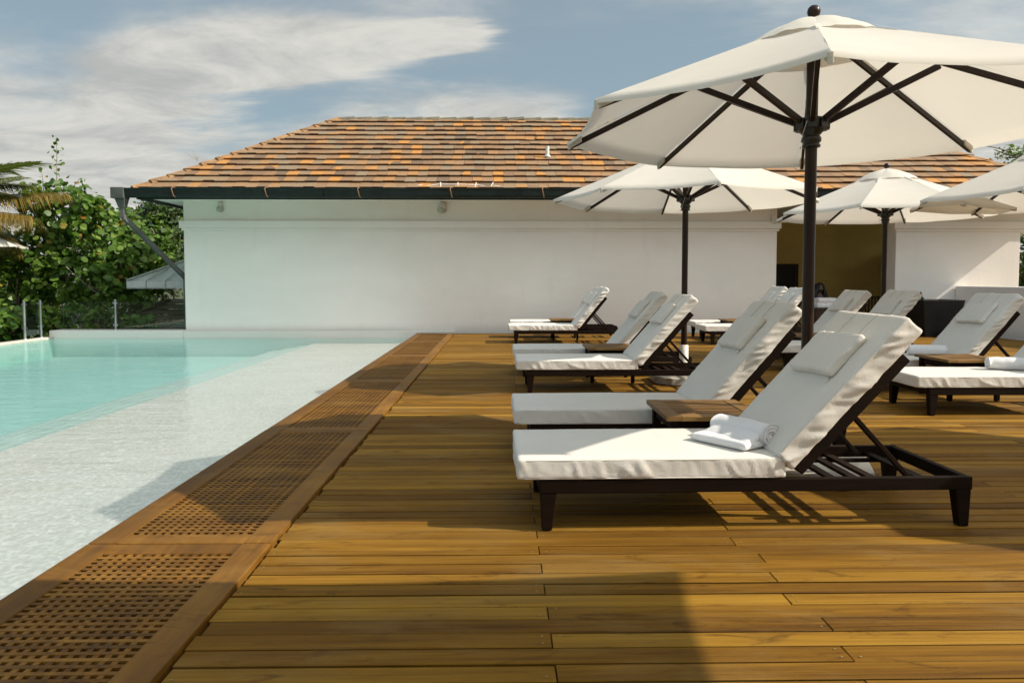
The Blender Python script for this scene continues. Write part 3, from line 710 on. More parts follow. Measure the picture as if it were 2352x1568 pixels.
# ------------------------------------------------------------------ loungers
def soft_box(mb, a, bb, c, r, n=(40, 16, 6), crown=0.0, wr=0.0, seed=0.0, mtx=None, puff=0.0, slant=6.0):
    """rounded cushion, half sizes a,bb,c; wrinkles only on its sides"""
    vid = {}; vs = []; fs = []
    def pt(i, j, k):
        key = (i, j, k)
        if key in vid: return vid[key]
        p = Vector((-a + 2 * a * i / n[0], -bb + 2 * bb * j / n[1], -c + 2 * c * k / n[2]))
        q = Vector((max(-a + r, min(a - r, p.x)), max(-bb + r, min(bb - r, p.y)), max(-c + r, min(c - r, p.z))))
        d_ = p - q
        nn_ = d_.normalized() if d_.length > 1e-6 else Vector((0, 0, 0))
        if d_.length > 1e-6: p = q + nn_ * r
        ex, ey, ez = 1 - (p.x / a) ** 2, 1 - (p.y / bb) ** 2, 1 - (p.z / c) ** 2
        side = max(abs(nn_.x), abs(nn_.y))
        if wr > 0:
            s1 = p.x if abs(nn_.y) > abs(nn_.x) else p.y
            w1 = nz(s1 * 5 + seed, p.z * 4, seed); w2 = nz(s1 * 12 + p.z * slant + seed, p.z * 5, seed + 5); w3 = nz(s1 * 30 + p.z * slant * 1.6, p.z * 9 + 3, seed + 7)
            fold = max(0.0, 1 - abs(w2) * 4.2) * max(0.0, min(1.0, 0.5 + w1 * 2.0))
            p += nn_ * (side * wr * (0.35 + ez) * (0.55 * w1 + 0.75 * fold + 0.35 * w3))
            if nn_.z > 0.5 or d_.length < 1e-6:
                pass
            p.z += (0.35 * wr * nz(p.x * 5 + seed, p.y * 5, seed + 2)) * (1 - side)
        if p.z > 0: p.z += crown * max(0, ex) ** 0.5 * max(0, ey) ** 0.5
        p.z *= 1 + puff * max(0, ex) * max(0, ey)
        if puff: p.x *= 1 - 0.05 * (p.y / bb) ** 2 * 0 + 0.02 * (abs(p.x * p.y) / (a * bb)); p.y *= 1 + 0.03 * (abs(p.x * p.y) / (a * bb))
        vid[key] = len(vs); vs.append(p); return vid[key]
    def face(ax, val):
        o = [q for q in range(3) if q != ax]
        for i in range(n[o[0]]):
            for j in range(n[o[1]]):
                ks = []
                for (di, dj) in ((0, 0), (1, 0), (1, 1), (0, 1)):
                    idx = [0, 0, 0]; idx[ax] = val; idx[o[0]] = i + di; idx[o[1]] = j + dj; ks.append(pt(*idx))
                flip = (val == 0) ^ (ax == 1)
                fs.append(tuple(ks[::-1] if flip else ks))
    for ax in range(3): face(ax, 0); face(ax, n[ax])
    if mtx is not None: vs = [mtx @ p for p in vs]
    mb.add(vs, fs, 0, True)
def seam(mb, a, bb, z, mtx, rr=0.0035, rc=0.04):
    pts = []
    for (sx, sy, a0) in ((1, 1, 0), (-1, 1, 90), (-1, -1, 180), (1, -1, 270)):
        for q in range(5):
            an = R(a0 + q * 22.5); pts.append(mtx @ Vector((sx * (a - rc) + rc * math.cos(an), sy * (bb - rc) + rc * math.sin(an), z)))
    # subdivide long runs
    P = []
    for i in range(len(pts)):
        p, q = pts[i], pts[(i + 1) % len(pts)]; m_ = max(1, int((q - p).length / 0.12))
        P += [p.lerp(q, k / m_) for k in range(m_)]
    mb.tube(P, rr, 5, closed=True)

LW, LL = 0.67, 2.05
PIV = Vector((1.225, 0, 0.240))
def lounger(seed, wr, ang=48.5, dense=1, pillow_shift=0.0):
    e = empty('sun_lounger')
    f = MB()
    f.box(0.0, LL, 0.0, 0.032, 0.178, 0.240); f.box(0.0, LL, LW - 0.032, LW, 0.178, 0.240)
    f.box(-0.002, 0.032, 0.034, LW - 0.034, 0.180, 0.238); f.box(LL - 0.032, LL + 0.002, 0.034, LW - 0.034, 0.180, 0.238)
    f.build('frame', 'dark_wood', e, bevel=0.004)
    for x in (0, 1):
        for y_ in (0, 1):
            x0 = 0.012 if x == 0 else LL - 0.012; sx = 1 if x == 0 else -1
            yy0 = 0.002 if y_ == 0 else LW - 0.002; sy = 1 if y_ == 0 else -1
            b = MB(); bt = [(x0, yy0), (x0 + sx * 0.046, yy0), (x0 + sx * 0.046, yy0 + sy * 0.046), (x0, yy0 + sy * 0.05)]
            tp = [(x0 - sx * .008, yy0), (x0 + sx * 0.068, yy0), (x0 + sx * 0.068, yy0 + sy * 0.056), (x0 - sx * .008, yy0 + sy * 0.06)]
            if sx * sy < 0: bt = bt[::-1]; tp = tp[::-1]
            b.hexa([(p, q, 0.003) for p, q in bt], [(p, q, 0.177) for p, q in tp])
            b.build('leg', 'dark_wood', e, bevel=0.004)
    s_ = MB()
    for k in range(13):
        x = 0.07 + k * 0.085; s_.box(x, x + 0.055, 0.033, LW - 0.033, 0.212, 0.230)
    for x in (1.42, 1.53, 1.62, 1.86):
        s_.box(x, x + 0.045, 0.033, LW - 0.033, 0.190, 0.206)
    s_.box(1.30, 1.98, 0.09, 0.12, 0.170, 0.189); s_.box(1.30, 1.98, LW - .12, LW - .09, 0.170, 0.189)
    s_.build('seat_slats', 'dark_wood', e, bevel=0.002)
    A = R(ang); Rm = Matrix.Translation(PIV) @ Matrix.Rotation(-A, 4, 'Y')
    b = MB()
    b.box(0.02, 0.755, 0.012, 0.048, -0.002, 0.052, 0, Rm); b.box(0.02, 0.755, LW - 0.048, LW - 0.012, -0.002, 0.052, 0, Rm)
    b.box(0.72, 0.755, 0.05, LW - 0.05, 0.0, 0.05, 0, Rm); b.box(0.02, 0.06, 0.05, LW - 0.05, 0.0, 0.05, 0, Rm)
    for k in range(7):
        x = 0.10 + k * 0.087; b.box(x, x + 0.052, 0.05, LW - 0.05, 0.032, 0.048, 0, Rm)
    b.build('backrest_frame', 'dark_wood', e, bevel=0.004)
    top = Rm @ Vector((0.40, 0, 0.0))
    for yv in (0.085, LW - 0.085):
        b = MB(); b.bar((top.x, yv, top.z), (1.80, yv, 0.205), 0.022, 0.034, (0, 1, 0)); b.build('prop_strut', 'dark_wood', e, bevel=0.003)
    # seat cushion
    L0, L1 = -0.105, 1.155; n0 = (54 * dense, 18, 6 * dense)
    T = Matrix.Translation(((L0 + L1) / 2, LW / 2, 0.240 + 0.052))
    b = MB(); soft_box(b, (L1 - L0) / 2, LW / 2 + 0.004, 0.050, 0.014, n0, 0.009, wr * .38, seed, T)
    cs = b.build('seat_cushion', 'cushion_cloth', e)
    b = MB(); seam(b, (L1 - L0) / 2 - .004, LW / 2 + .001, 0.041, T); seam(b, (L1 - L0) / 2 - .004, LW / 2 + .001, -0.043, T); b.build('piping', 'cushion_cloth', cs)
    # back cushion
    BLn = 0.90
    Tb = Rm @ Matrix.Translation((BLn / 2 - 0.005, LW / 2, 0.054 + 0.055))
    b = MB(); soft_box(b, BLn / 2, LW / 2 + 0.008, 0.055, 0.020, (36 * dense, 18, 6 * dense), 0.006, wr * 1.0, seed + 31, Tb, 0.0, 16.0)
    cb = b.build('back_cushion', 'cushion_cloth', e)
    b = MB(); seam(b, BLn / 2 - .005, LW / 2 + .004, 0.045, Tb)
    for yv in (-0.10, 0.10):
        b.tube([Tb @ Vector((BLn / 2 - 0.02 - q * 0.05, yv + .01 * math.sin(q), 0.0605 + 0.006 * min(1, q / 3))) for q in range(6)], 0.0025, 5)
    b.build('piping', 'cushion_cloth', cb)
    Tp = Rm @ Matrix.Translation((0.585, LW / 2 - 0.01 + pillow_shift, 0.054 + 0.110 + 0.026)) @ Matrix.Rotation(R(2.5), 4, 'Z')
    b = MB(); soft_box(b, 0.125, 0.205, 0.022, 0.015, (16 * dense, 20 * dense, 5), 0.0, 0.008, seed + 55, Tp, 0.14)
    pl = b.build('head_pillow', 'cushion_cloth', e)
    b = MB(); seam(b, 0.121, 0.201, 0.018, Tp, 0.0028, 0.03); seam(b, 0.121, 0.201, -0.016, Tp, 0.0028, 0.03)
    b.tube([Tp @ Vector((-0.12, -0.165, -0.02)), Tp @ Vector((-0.145, -0.19, -0.015)), Tp @ Vector((-0.165, -0.195, -0.012))], 0.004, 5)
    b.build('piping', 'cushion_cloth', pl)
    return e
def place(e, x, y_, rz, label): e.location = (x, y_, 0); e.rotation_euler = (0, 0, rz); tag(e, label, 'sun lounger', 'cushioned teak sun loungers on the deck'); return e
LA = lounger(1.3, 0.018, 46.8, 2)
place(LA, 0.180, 3.285, R(0.9), 'dark wood sun lounger closest to the camera, whole frame and both cushions showing')
LB = lounger(5.1, 0.014, 49.5, 2, 0.01)
place(LB, 0.19, 4.56, R(0.4), 'white cushioned sun lounger just behind the nearest small table and nearest parasol')
LC = lounger(9.7, 0.015, 48.5, 2)
place(LC, 0.265, 7.34, R(0.3), 'sunlit white sun lounger in the left row right in front of the second parasol base')
place(dup(LB, (0, 0, 0)), 0.256, 8.60, R(-0.3), 'shaded white sun lounger whose backrest stands left of the second parasol pole')
LD = lounger(14.2, 0.018, 51, 2)
place(LD, 0.245, 13.05, 0, 'white sun lounger in the left row near the wall, its crumpled cushion sunlit')
place(dup(LC, (0, 0, 0)), 0.29, 14.32, R(0.4), 'sun lounger at the far end of the left row, right against the white wall')
place(dup(LC, (0, 0, 0)), 3.68, 6.07, R(-0.5), 'sun lounger cut by the right edge, with a rolled towel half out of view')
place(dup(LB, (0, 0, 0)), 3.68, 7.34, R(0.3), 'sun lounger at right with a whole rolled white towel and shaded grey backrest')
place(dup(LD, (0, 0, 0)), 3.60, 9.02, R(-0.2), 'sun lounger in the right row left of the black planter')
place(dup(LC, (0, 0, 0)), 3.60, 10.30, R(0.2), 'sun lounger in front of the baluster railing, left of the third parasol pole')
place(dup(LB, (0, 0, 0)), 3.77, 12.79, R(0.2), 'sun lounger partly hidden by the nearest parasol pole, seat sunlit')
place(dup(LD, (0, 0, 0)), 3.92, 14.05, R(-0.2), 'sun lounger farthest back in the right row beside the dark doorway')

# ------------------------------------------------------------------ side tables
def side_table():
    e = empty('side_table'); W_, D_ = 0.57, 0.57; z1 = 0.405
    b = MB()
    b.box(0, 0.085, 0, D_, z1 - .028, z1); b.box(W_ - .085, W_, 0, D_, z1 - .028, z1)
    b.box(0.0865, W_ - .0865, 0, 0.085, z1 - .028, z1 - .001); b.box(0.0865, W_ - .0865, D_ - .085, D_, z1 - .028, z1 - .001)
    for k in range(7):  # slats undercut to darken the gaps between them
        y_ = 0.0975 + k * 0.0560; b.hexa([(0.08, y_ + .010, z1 - .024), (W_ - .08, y_ + .010, z1 - .024), (W_ - .08, y_ + .028, z1 - .024), (0.08, y_ + .028, z1 - .024)], [(0.08, y_, z1 - .005), (W_ - .08, y_, z1 - .005), (W_ - .08, y_ + .038, z1 - .005), (0.08, y_ + .038, z1 - .005)])
    b.build('tabletop', 'table_wood', e, bevel=0.003)
    b = MB()
    b.box(0.05, W_ - .05, 0.045, 0.068, z1 - .095, z1 - .0285); b.box(0.05, W_ - .05, D_ - .068, D_ - .045, z1 - .095, z1 - .0285)
    b.box(0.045, 0.068, 0.069, D_ - .069, z1 - .095, z1 - .0285); b.box(W_ - .068, W_ - .045, 0.069, D_ - .069, z1 - .095, z1 - .0285)
    b.build('apron', 'dark_wood', e, bevel=0.002)
    for x in (0.03, W_ - .08):
        for y_ in (0.03, D_ - .08):
            b = MB(); b.hexa([(x + .006, y_ + .006, .003), (x + .044, y_ + .006, .003), (x + .044, y_ + .044, .003), (x + .006, y_ + .044, .003)],
                             [(x, y_, z1 - .0285), (x + .05, y_, z1 - .0285), (x + .05, y_ + .05, z1 - .0285), (x, y_ + .05, z1 - .0285)]); b.build('leg', 'dark_wood', e, bevel=0.003)
    return e
T0 = side_table()
TL = [((0.93, 3.975), 'small slatted teak side table beside the nearest sun lounger'), ((0.98, 8.02), 'teak side table behind the sunlit lounger by the second parasol'),
      ((0.96, 13.74), 'small teak table at the far end of the left lounger row'), ((4.27, 6.755), 'brown shaded teak table between two loungers with rolled towels'),
      ((4.05, 9.71), 'teak table just right of the nearest parasol pole'), ((4.28, 13.48), 'teak table at the far end of the right lounger row')]
for i, (p, lab) in enumerate(TL):
    o = T0 if i == 0 else dup(T0, (0, 0, 0)); o.location = (p[0], p[1], 0); tag(o, lab, 'side table', 'teak side tables between loungers')

# ------------------------------------------------------------------ towels
def spiral_roll(turns=2.6, r0=0.016, r1=0.066, squash=0.8, length=0.36, th=0.015, seed=0.0, nlen=14):
    b = MB(); n_ = int(turns * 22); out_, inn = [], []
    for k in range(n_ + 1):
        q = k / n_; a = q * turns * 2 * math.pi - 1.2; r = r0 + (r1 - r0) * q
        out_.append((r * math.cos(a), r * math.sin(a) * squash)); ri = r - th * 0.92; inn.append((ri * math.cos(a), ri * math.sin(a) * squash))
    prof = out_ + inn[::-1]; m_ = len(prof); vs = []
    for i in range(nlen + 1):
        s_ = i / nlen; L = -length / 2 + length * s_; bul = 1 + 0.05 * math.sin(s_ * math.pi) + 0.03 * nz(s_ * 5, seed, 0)
        for j, (x, z) in enumerate(prof):
            endw = 0.010 * nz(x * 25 + seed, z * 25, i if i in (0, nlen) else 5) * (1 if i in (0, nlen) else 0)
            vs.append((x * bul + 0.004 * nz(s_ * 8, j * .2, seed), L + endw, z * bul + 0.004 * nz(s_ * 8 + 3, j * .2, seed)))
    fs = [(i * m_ + j, i * m_ + (j + 1) % m_, (i + 1) * m_ + (j + 1) % m_, (i + 1) * m_ + j) for i in range(nlen) for j in range(m_)]
    # end caps as strips between outer and inner line
    for e_, fl in ((0, False), (nlen, True)):
        for j in range(n_):
            q = (e_ * m_ + j, e_ * m_ + j + 1, e_ * m_ + (m_ - 2 - j), e_ * m_ + (m_ - 1 - j)); fs.append(q if not fl else q[::-1])
    b.add(vs, fs, 0, True); return b
# folded-over towel on the nearest lounger
e = empty('folded_towel', (1.225, 3.59, 0.352), R(30)); tag(e, 'white folded bath towel with a rolled end on the nearest lounger', 'towel', 'white bath towels on loungers')
b = spiral_roll(3.0, 0.010, 0.078, 0.72, 0.34, 0.0235, 1.0); 
o = b.build('roll', 'towel_cloth', e, loc=(0.02, 0, 0.064)); o.rotation_euler = (0, 0, R(90 - 90))
b = MB(); soft_box(b, 0.10, 0.165, 0.017, 0.015, (20, 26, 4), 0.012, 0.006, 4.0, Matrix.Translation((-0.085, 0.01, 0.018)) @ Matrix.Rotation(R(6), 4, 'Z'))
b.build('folded_layer', 'towel_cloth', e)
b = MB(); soft_box(b, 0.085, 0.15, 0.014, 0.012, (20, 26, 4), 0.01, 0.007, 8.0, Matrix.Translation((-0.055, -0.0, 0.050)) @ Matrix.Rotation(R(-3), 4, 'Z') @ Matrix.Rotation(R(-20), 4, 'Y'))
b.build('folded_layer', 'towel_cloth', e)
for (x, y_, rz, sd_, lab) in ((4.60, 7.66, R(70), 3.0, 'rolled white towel lying whole on a right-hand lounger behind a table'), (4.62, 6.42, R(75), 6.0, 'rolled white towel cut off by the right edge of the photo')):
    o = spiral_roll(3.2, 0.010, 0.076, 0.84, 0.36, 0.0215, sd_).build('rolled_towel', 'towel_cloth', loc=(x, y_, 0.353 + 0.062)); o.rotation_euler = (0, 0, rz)
    tag(o, lab, 'towel', 'white bath towels on loungers')

# ------------------------------------------------------------------ planter, railing, cart, person
e = empty('planter', (8.92, 14.72, 0)); tag(e, 'large black tapered planter tub against the white wall at right', 'planter')
b = MB(); s0, s1, hh = 0.30, 0.43, 0.76
q = lambda s, z: [(-s, -s, z), (s, -s, z), (s, s, z), (-s, s, z)]
b.add(q(s0, 0.004) + q(s1, hh) + q(s1 - .03, hh) + q(s0, 0.25), [(3, 2, 1, 0)] + [(k, (k + 1) % 4, 4 + (k + 1) % 4, 4 + k) for k in range(4)] + [(4 + k, 4 + (k + 1) % 4, 8 + (k + 1) % 4, 8 + k) for k in range(4)] + [(8 + k, 8 + (k + 1) % 4, 12 + (k + 1) % 4, 12 + k) for k in range(4)] + [(12, 13, 14, 15)])
b.build('tub', 'planter_black', e, bevel=0.01)
b = MB(); b.box(-.37, .37, -.37, .37, 0.56, 0.60); b.build('filling', 'soil', e)
b = MB(); b.tube([(0, 0, 0), (0, 0, 0.17), (0, 0, 0.22), (0, 0, 0.33)], [0.04, 0.04, 0.016, 0.016], 12)
o = b.build('bottle', 'glass_bottle', loc=(8.72, 14.62, 0.605)); o.rotation_euler = (0, R(-18), 0); tag(o, 'dark glass bottle sticking out of the black planter tub', 'bottle')
e = empty('stair_railing', (7.92, 15.86, 0)); tag(e, 'dark baluster railing beside the alcove steps', 'railing')
b = MB(); b.box(0.0, 0.62, -0.02, 0.02, 0.76, 0.80); b.box(0.0, 0.62, -0.015, 0.015, 0.06, 0.09); b.build('rail', 'dark_wood', e, bevel=0.004)
b = MB(); b.box(-0.05, 0.0, -0.025, 0.025, -0.17, 0.86); b.build('post', 'dark_wood', e, bevel=0.01)
for k in range(8): b = MB(); b.box(0.045 + k * .072, 0.07 + k * .072, -0.011, 0.011, 0.088, 0.762); b.build('baluster', 'dark_wood', e)

CX, CY, CZ = 7.26, 15.98, -0.5
e = empty('towel_cart', (CX, CY, CZ)); tag(e, 'dark wooden towel cart on crossed legs in the alcove', 'cart')
b = MB(); b.box(-.27, .27, -.20, -.18, 0.60, 1.04); b.box(-.27, .27, .18, .20, 0.60, 1.04); b.box(-.27, -.25, -.18, .18, 0.60, 1.04); b.box(.25, .27, -.18, .18, 0.60, 1.04); b.box(-.25, .25, -.18, .18, 0.60, 0.63); b.box(-.285, .285, -.215, -.2005, 0.98, 1.05); b.box(-.285, .285, -.215, -.2005, 0.60, 0.66)
b.build('box', 'cart_wood', e, bevel=0.004)
for s in (1, -1):
    for yv in (-.17, .17):
        b = MB(); b.bar((-.24 * s, yv + .012 * s, 0.02), (.24 * s, yv + .012 * s, 0.60), 0.02, 0.045, (0, 1, 0)); b.build('leg', 'cart_wood', e)
for k, (dx_, dz_, wd_) in enumerate(((-0.13, 0, .10), (0.09, 0, .135), (-0.10, 0.085, .11), (0.10, 0.085, .125))):
    b = MB(); soft_box(b, wd_, 0.13, 0.055, 0.04, (18, 14, 6), 0.01, 0.008, 20.0 + k)
    o = b.build('folded_towel', 'towel_cloth', loc=(CX + dx_, CY - 0.02, CZ + 1.10 + dz_ * 1.2))
    tag(o, ['white folded towel at the lower left of the cart pile', 'white folded towel at the lower right of the cart pile', 'white folded towel on top at the left of the cart pile', 'white folded towel on top at the right of the cart pile'][k], 'towel', 'towels piled in the cart')
b = MB(); b.box(-.24, .24, -.17, .17, .631, 1.04); b.build('linen_fill', 'towel_cloth', e)

# person standing behind the cart
def skinned(name, verts, edges, radii, material, parent, subsurf=2, root=0, loc=(0, 0, 0)):
    me = bpy.data.meshes.new(name); me.from_pydata(verts, edges, []); o = bpy.data.objects.new(name, me); COL.objects.link(o)
    sk = o.modifiers.new('skin', 'SKIN'); sk.use_smooth_shade = True
    for i, r in enumerate(radii):
        rr = r if isinstance(r, tuple) else (r, r)
        me.skin_vertices[0].data[i].radius = rr; me.skin_vertices[0].data[i].use_root = (i == root)
    ss = o.modifiers.new('sub', 'SUBSURF'); ss.levels = subsurf; ss.render_levels = subsurf
    me.materials.append(M[material])
    if parent is not None: o.parent = parent
    o.location = loc
    return o
PXP, PYP = 7.33, 16.42
person = empty('person', (PXP, PYP, -0.5)); person.scale = (0.95, 0.95, 0.945); tag(person, 'person with long black hair in a pale shirt standing behind the towel cart', 'person')
V = [(0, 0, .90), (0, 0.0, 1.08), (0, .01, 1.24), (0, .01, 1.36), (0, 0, 1.425), (0, -.012, 1.50),
     (-.085, 0, .84), (-.10, 0, .47), (-.10, .02, .08), (-.10, -.10, .04), (.085, 0, .84), (.10, 0, .47), (.10, .02, .08), (.10, -.10, .04),
     (-.155, .01, 1.335), (-.235, .0, 1.08), (-.23, -.20, .96), (-.225, -.27, .955),
     (.155, .01, 1.335), (.245, .0, 1.08), (.265, -.20, .97), (.262, -.27, .965)]
Ed = [(0, 1), (1, 2), (2, 3), (3, 4), (4, 5), (0, 6), (6, 7), (7, 8), (8, 9), (0, 10), (10, 11), (11, 12), (12, 13), (3, 14), (14, 15), (15, 16), (16, 17), (3, 18), (18, 19), (19, 20), (20, 21)]
for s, base in ((-1, 17), (1, 21)):
    bx, by, bz = V[base]
    for fi, (ox, ln) in enumerate(((-.032, .060), (-.011, .070), (.011, .066), (.032, .052))):
        i0 = len(V); V += [(bx + ox * .9, by - .04, bz), (bx + ox, by - .04 - ln * .6, bz - .012), (bx + ox, by - .04 - ln * .85, bz - .04)]
        Ed += [(base, i0), (i0, i0 + 1), (i0 + 1, i0 + 2)]
    i0 = len(V); V += [(bx - s * .042, by + .005, bz + .005), (bx - s * .05, by - .035, bz - .01)]; Ed += [(base, i0), (i0, i0 + 1)]
rad = [(.135, .105), (.115, .09), (.14, .10), (.11, .075), .050, .052, (.09, .09), .062, .042, (.035, .03), (.09, .09), .062, .042, (.035, .03), .058, .045, .030, (.034, .018), .058, .045, .030, (.034, .018)] + ([.010, .009, .008] * 4 + [.012, .010]) * 2
skinned('body', V, Ed, rad, 'skin_dark', person)
# head: shaped lathe-like ellipsoid with face relief
b = MB(); vs = []; fs = []; nu, nv = 28, 22
for i in range(nv + 1):
    th = math.pi * i / nv
    for j in range(nu):
        ph = 2 * math.pi * j / nu
        d_ = Vector((math.sin(th) * math.cos(ph), math.sin(th) * math.sin(ph), math.cos(th)))
        x, y_, z = d_.x * .072, d_.y * .092, d_.z * .112
        if z < 0: x *= 1 + 0.28 * z / .112; y_ *= 1 + 0.10 * z / .112
        fr_ = max(0, -d_.y)
        nose = math.exp(-(x / .012) ** 2) * math.exp(-((z + .012) / .024) ** 2) * fr_; y_ -= .020 * nose
        brow = math.exp(-((z - .022) / .012) ** 2) * fr_; y_ -= .004 * brow
        for ex in (-.030, .030): y_ += .007 * math.exp(-((x - ex) / .014) ** 2) * math.exp(-((z - .004) / .010) ** 2) * fr_
        y_ -= .007 * math.exp(-(x / .022) ** 2) * math.exp(-((z + .055) / .010) ** 2) * fr_
        y_ -= .006 * math.exp(-(x / .025) ** 2) * math.exp(-((z + .095) / .014) ** 2) * fr_
        vs.append((x, y_, z))
fs = [(i * nu + j, (i + 1) * nu + j, (i + 1) * nu + (j + 1) % nu, i * nu + (j + 1) % nu) for i in range(nv) for j in range(nu)]
b.add(vs, fs, 0, True)
hd = b.build('head', 'skin_dark', person, loc=(0, -0.02, 1.555)); hd.rotation_euler = (R(12), 0, 0)
b = MB()
for ex in (-.029, .029): b.lathe([(.001, -.009), (.008, -.005), (.009, 0), (.008, .005), (.001, .009)], (ex, -.079, .004), 10)
b.build('eyes', 'eye_white', hd)
b = MB(); soft_box(b, .021, .006, .007, .005, (10, 4, 4), mtx=Matrix.Translation((0, -.083, -.055))); b.build('mouth', 'lip', hd)
# long hair hanging to the chest
b = MB(); vs = []; nu, nv = 36, 22
for i in range(nv + 1):
    q = i / nv
    z = 1.685 - 0.50 * q
    wx = 0.092 * math.sqrt(min(1, q * 9)) if q < .11 else 0.092 + (q - .11) * 0.20
    wy = 0.104 * math.sqrt(min(1, q * 9)) if q < .11 else 0.104 - (q - .11) * 0.035
    for j in range(nu + 1):
        a = R(-66) + (R(312)) * j / nu        # opening towards the viewer (-Y)
        open_ = 1.0
        rr = 1 + 0.035 * nz(j * .9, q * 3, 1)
        if q < 0.16: a = R(-90) + R(360) * j / nu if q < .07 else R(-75) + R(330) * j / nu
        vs.append((wx * rr * math.cos(a), .005 + wy * rr * math.sin(a), z + 0.012 * nz(j * 1.7, 3, 3) * q))
m_ = nu + 1
b.add(vs, [(i * m_ + j, (i + 1) * m_ + j, (i + 1) * m_ + j + 1, i * m_ + j + 1) for i in range(nv) for j in range(nu)], 0, True)
hr = b.build('hair', 'hair_black', person); so = hr.modifiers.new('thick', 'SOLIDIFY'); so.thickness = 0.02; so.offset = 1
# shirt and trousers as a second skin
skinned('shirt', [V[0], V[1], V[2], (0, .01, 1.345), (-.158, .01, 1.335), (-.225, .005, 1.12), (.158, .01, 1.335), (.235, .005, 1.12)], [(0, 1), (1, 2), (2, 3), (3, 4), (4, 5), (3, 6), (6, 7)],
        [(.155, .125), (.132, .107), (.155, .116), (.124, .088), .070, .066, .070, .066], 'uniform_cloth', person)
skinned('trousers', [(0, 0, .93), (-.088, 0, .84), (-.10, 0, .47), (-.10, .02, .10), (.088, 0, .84), (.10, 0, .47), (.10, .02, .10)], [(0, 1), (1, 2), (2, 3), (0, 4), (4, 5), (5, 6)], [(.148, .118), .105, .08, .07, .105, .08, .07], 'door_dark', person)

# ------------------------------------------------------------------ glass fence
e = empty('glass_fence', (0, 0, 0)); tag(e, 'frameless glass pool fence with steel posts beyond the pool', 'fence')
for q_ in ((-9.55, -8.45, 15.795, 15.805, 0.13, 0.70), (-8.37, -6.87, 15.795, 15.805, 0.13, 0.70), (-9.755, -9.745, 14.91, 15.30, 0.02, 0.72)):
    b = MB(); b.box(*q_); b.build('glass_panel', 'glass', e)
for (x, y_, z0) in ((-8.41, 15.80, 0.075), (-9.75, 14.84, -0.06), (-9.75, 15.36, -0.06)):
    b = MB(); b.tube([(x, y_, z0), (x, y_, 0.74)], 0.026, 14); b.lathe([(0.05, 0), (0.05, 0.012), (0.03, 0.016)], (x, y_, z0), 14)
    for zz_ in (0.16, 0.64): b.box(x - 0.05, x + 0.05, y_ - 0.012, y_ + 0.012, zz_, zz_ + 0.04)
    b.build('post', 'steel', e)

# ------------------------------------------------------------------ awning and little hut seen past the corner
e = empty('awning', (-6.85, 16.95, 0)); tag(e, 'grey canvas awning on the side of the pool house', 'awning')
b = MB(); x1, za, zb = -1.885, 1.80, 1.16
b.hexa([(0, 0, za - .012), (x1, 0, zb - .012), (x1, 1.4, zb - .012), (0, 1.4, za - .012)][::-1], [(0, 0, za), (x1, 0, zb), (x1, 1.4, zb), (0, 1.4, za)][::-1])
b.box(x1 - .012, x1, 0, 1.4, zb - .18, zb + .002); b.box(x1, -.3, -0.010, -0.001, zb - .18, zb - .02)
b.add([(x1, 0.03, zb - .02), (-.02, 0.03, zb - .02), (-.02, 0.03, za - .03)], [(0, 1, 2)])
b.build('canvas', 'canvas_grey', e)
b = MB(); b.bar((x1, -.012, zb), (0, -.012, za), .03, .03); b.bar((x1, -.012, zb - .19), (0, -.012, zb - .19), .028, .028)
for k in range(1, 4): b.bar((x1 + k * .45, -.016, zb - .18), (x1 + k * .45, -.016, zb - .02), .02, .02, (0, 1, 0)); b.bar((x1 + k * .45, -.012, zb - .015), (x1 + k * .45 + .5, -.012, zb + .17 + k * .11), .02, .02)
b.build('frame', 'steel', e)
e = empty('garden_hut', (-8.2, 18.2, -1.6)); tag(e, 'low hut with a weathered dark shingle roof behind the glass fence', 'hut')
b = MB(); b.box(-1.0, 1.6, -.5, 1.4, 0, 1.55); b.build('wall', 'door_dark', e)
b = MB(); shingle_slope(b, (-1.5, -1.0, 1.50), (1, 0, 0), (0, 1, 0), 3.6, 1.5, 0.75, 0.8, 0, 0.26, 0.3, 77); shingle_slope(b, (-1.5, 2.0, 1.50), (0, -1, 0), (1, 0, 0), 3.0, 1.2, 0.75, 1, 1, 0.26, 0.3, 78)
b.build('roof', 'ridge_tile', e)

# ------------------------------------------------------------------ vegetation
rg = np.random.default_rng(5)
def leaves_mesh(P, Nn, size, kind='round'):
    """P: n x 3 centres, Nn: n x 3 leaf normals, size: n -> verts, faces (flat lists)"""
    n_ = len(P)
    Nn = Nn / np.linalg.norm(Nn, axis=1, keepdims=True)
    rv = rg.normal(size=(n_, 3)); T = np.cross(Nn, rv); T /= np.linalg.norm(T, axis=1, keepdims=True); B = np.cross(Nn, T)
    if kind == 'round':
        outl = [(math.cos(a) * (1.0 if abs(a - math.pi) > .3 else .72), math.sin(a)) for a in np.linspace(0, 2 * math.pi, 9)[:-1]]; asp = 0.97
        faces = [(0, 1, 2, 3, 4), (0, 4, 5, 6, 7)]
    else:
        outl = [(1.0, 0), (.45, .42), (-.3, .45), (-.8, .2), (-1.0, 0), (-.8, -.2), (-.3, -.45), (.45, -.42)]; asp = 1.0
        faces = [(0, 1, 2, 3, 4), (0, 4, 5, 6, 7)]
    k = len(outl); V_ = np.zeros((n_, k, 3))
    cup = rg.uniform(-0.10, 0.38, n_)
    for q, (a, c_) in enumerate(outl):
        h = np.abs(c_) * cup + 0.10 * (a * a) * cup
        V_[:, q, :] = P + (T * a + B * c_ * asp + Nn * h[:, None]) * size[:, None]
    return V_.reshape(-1, 3), faces, k
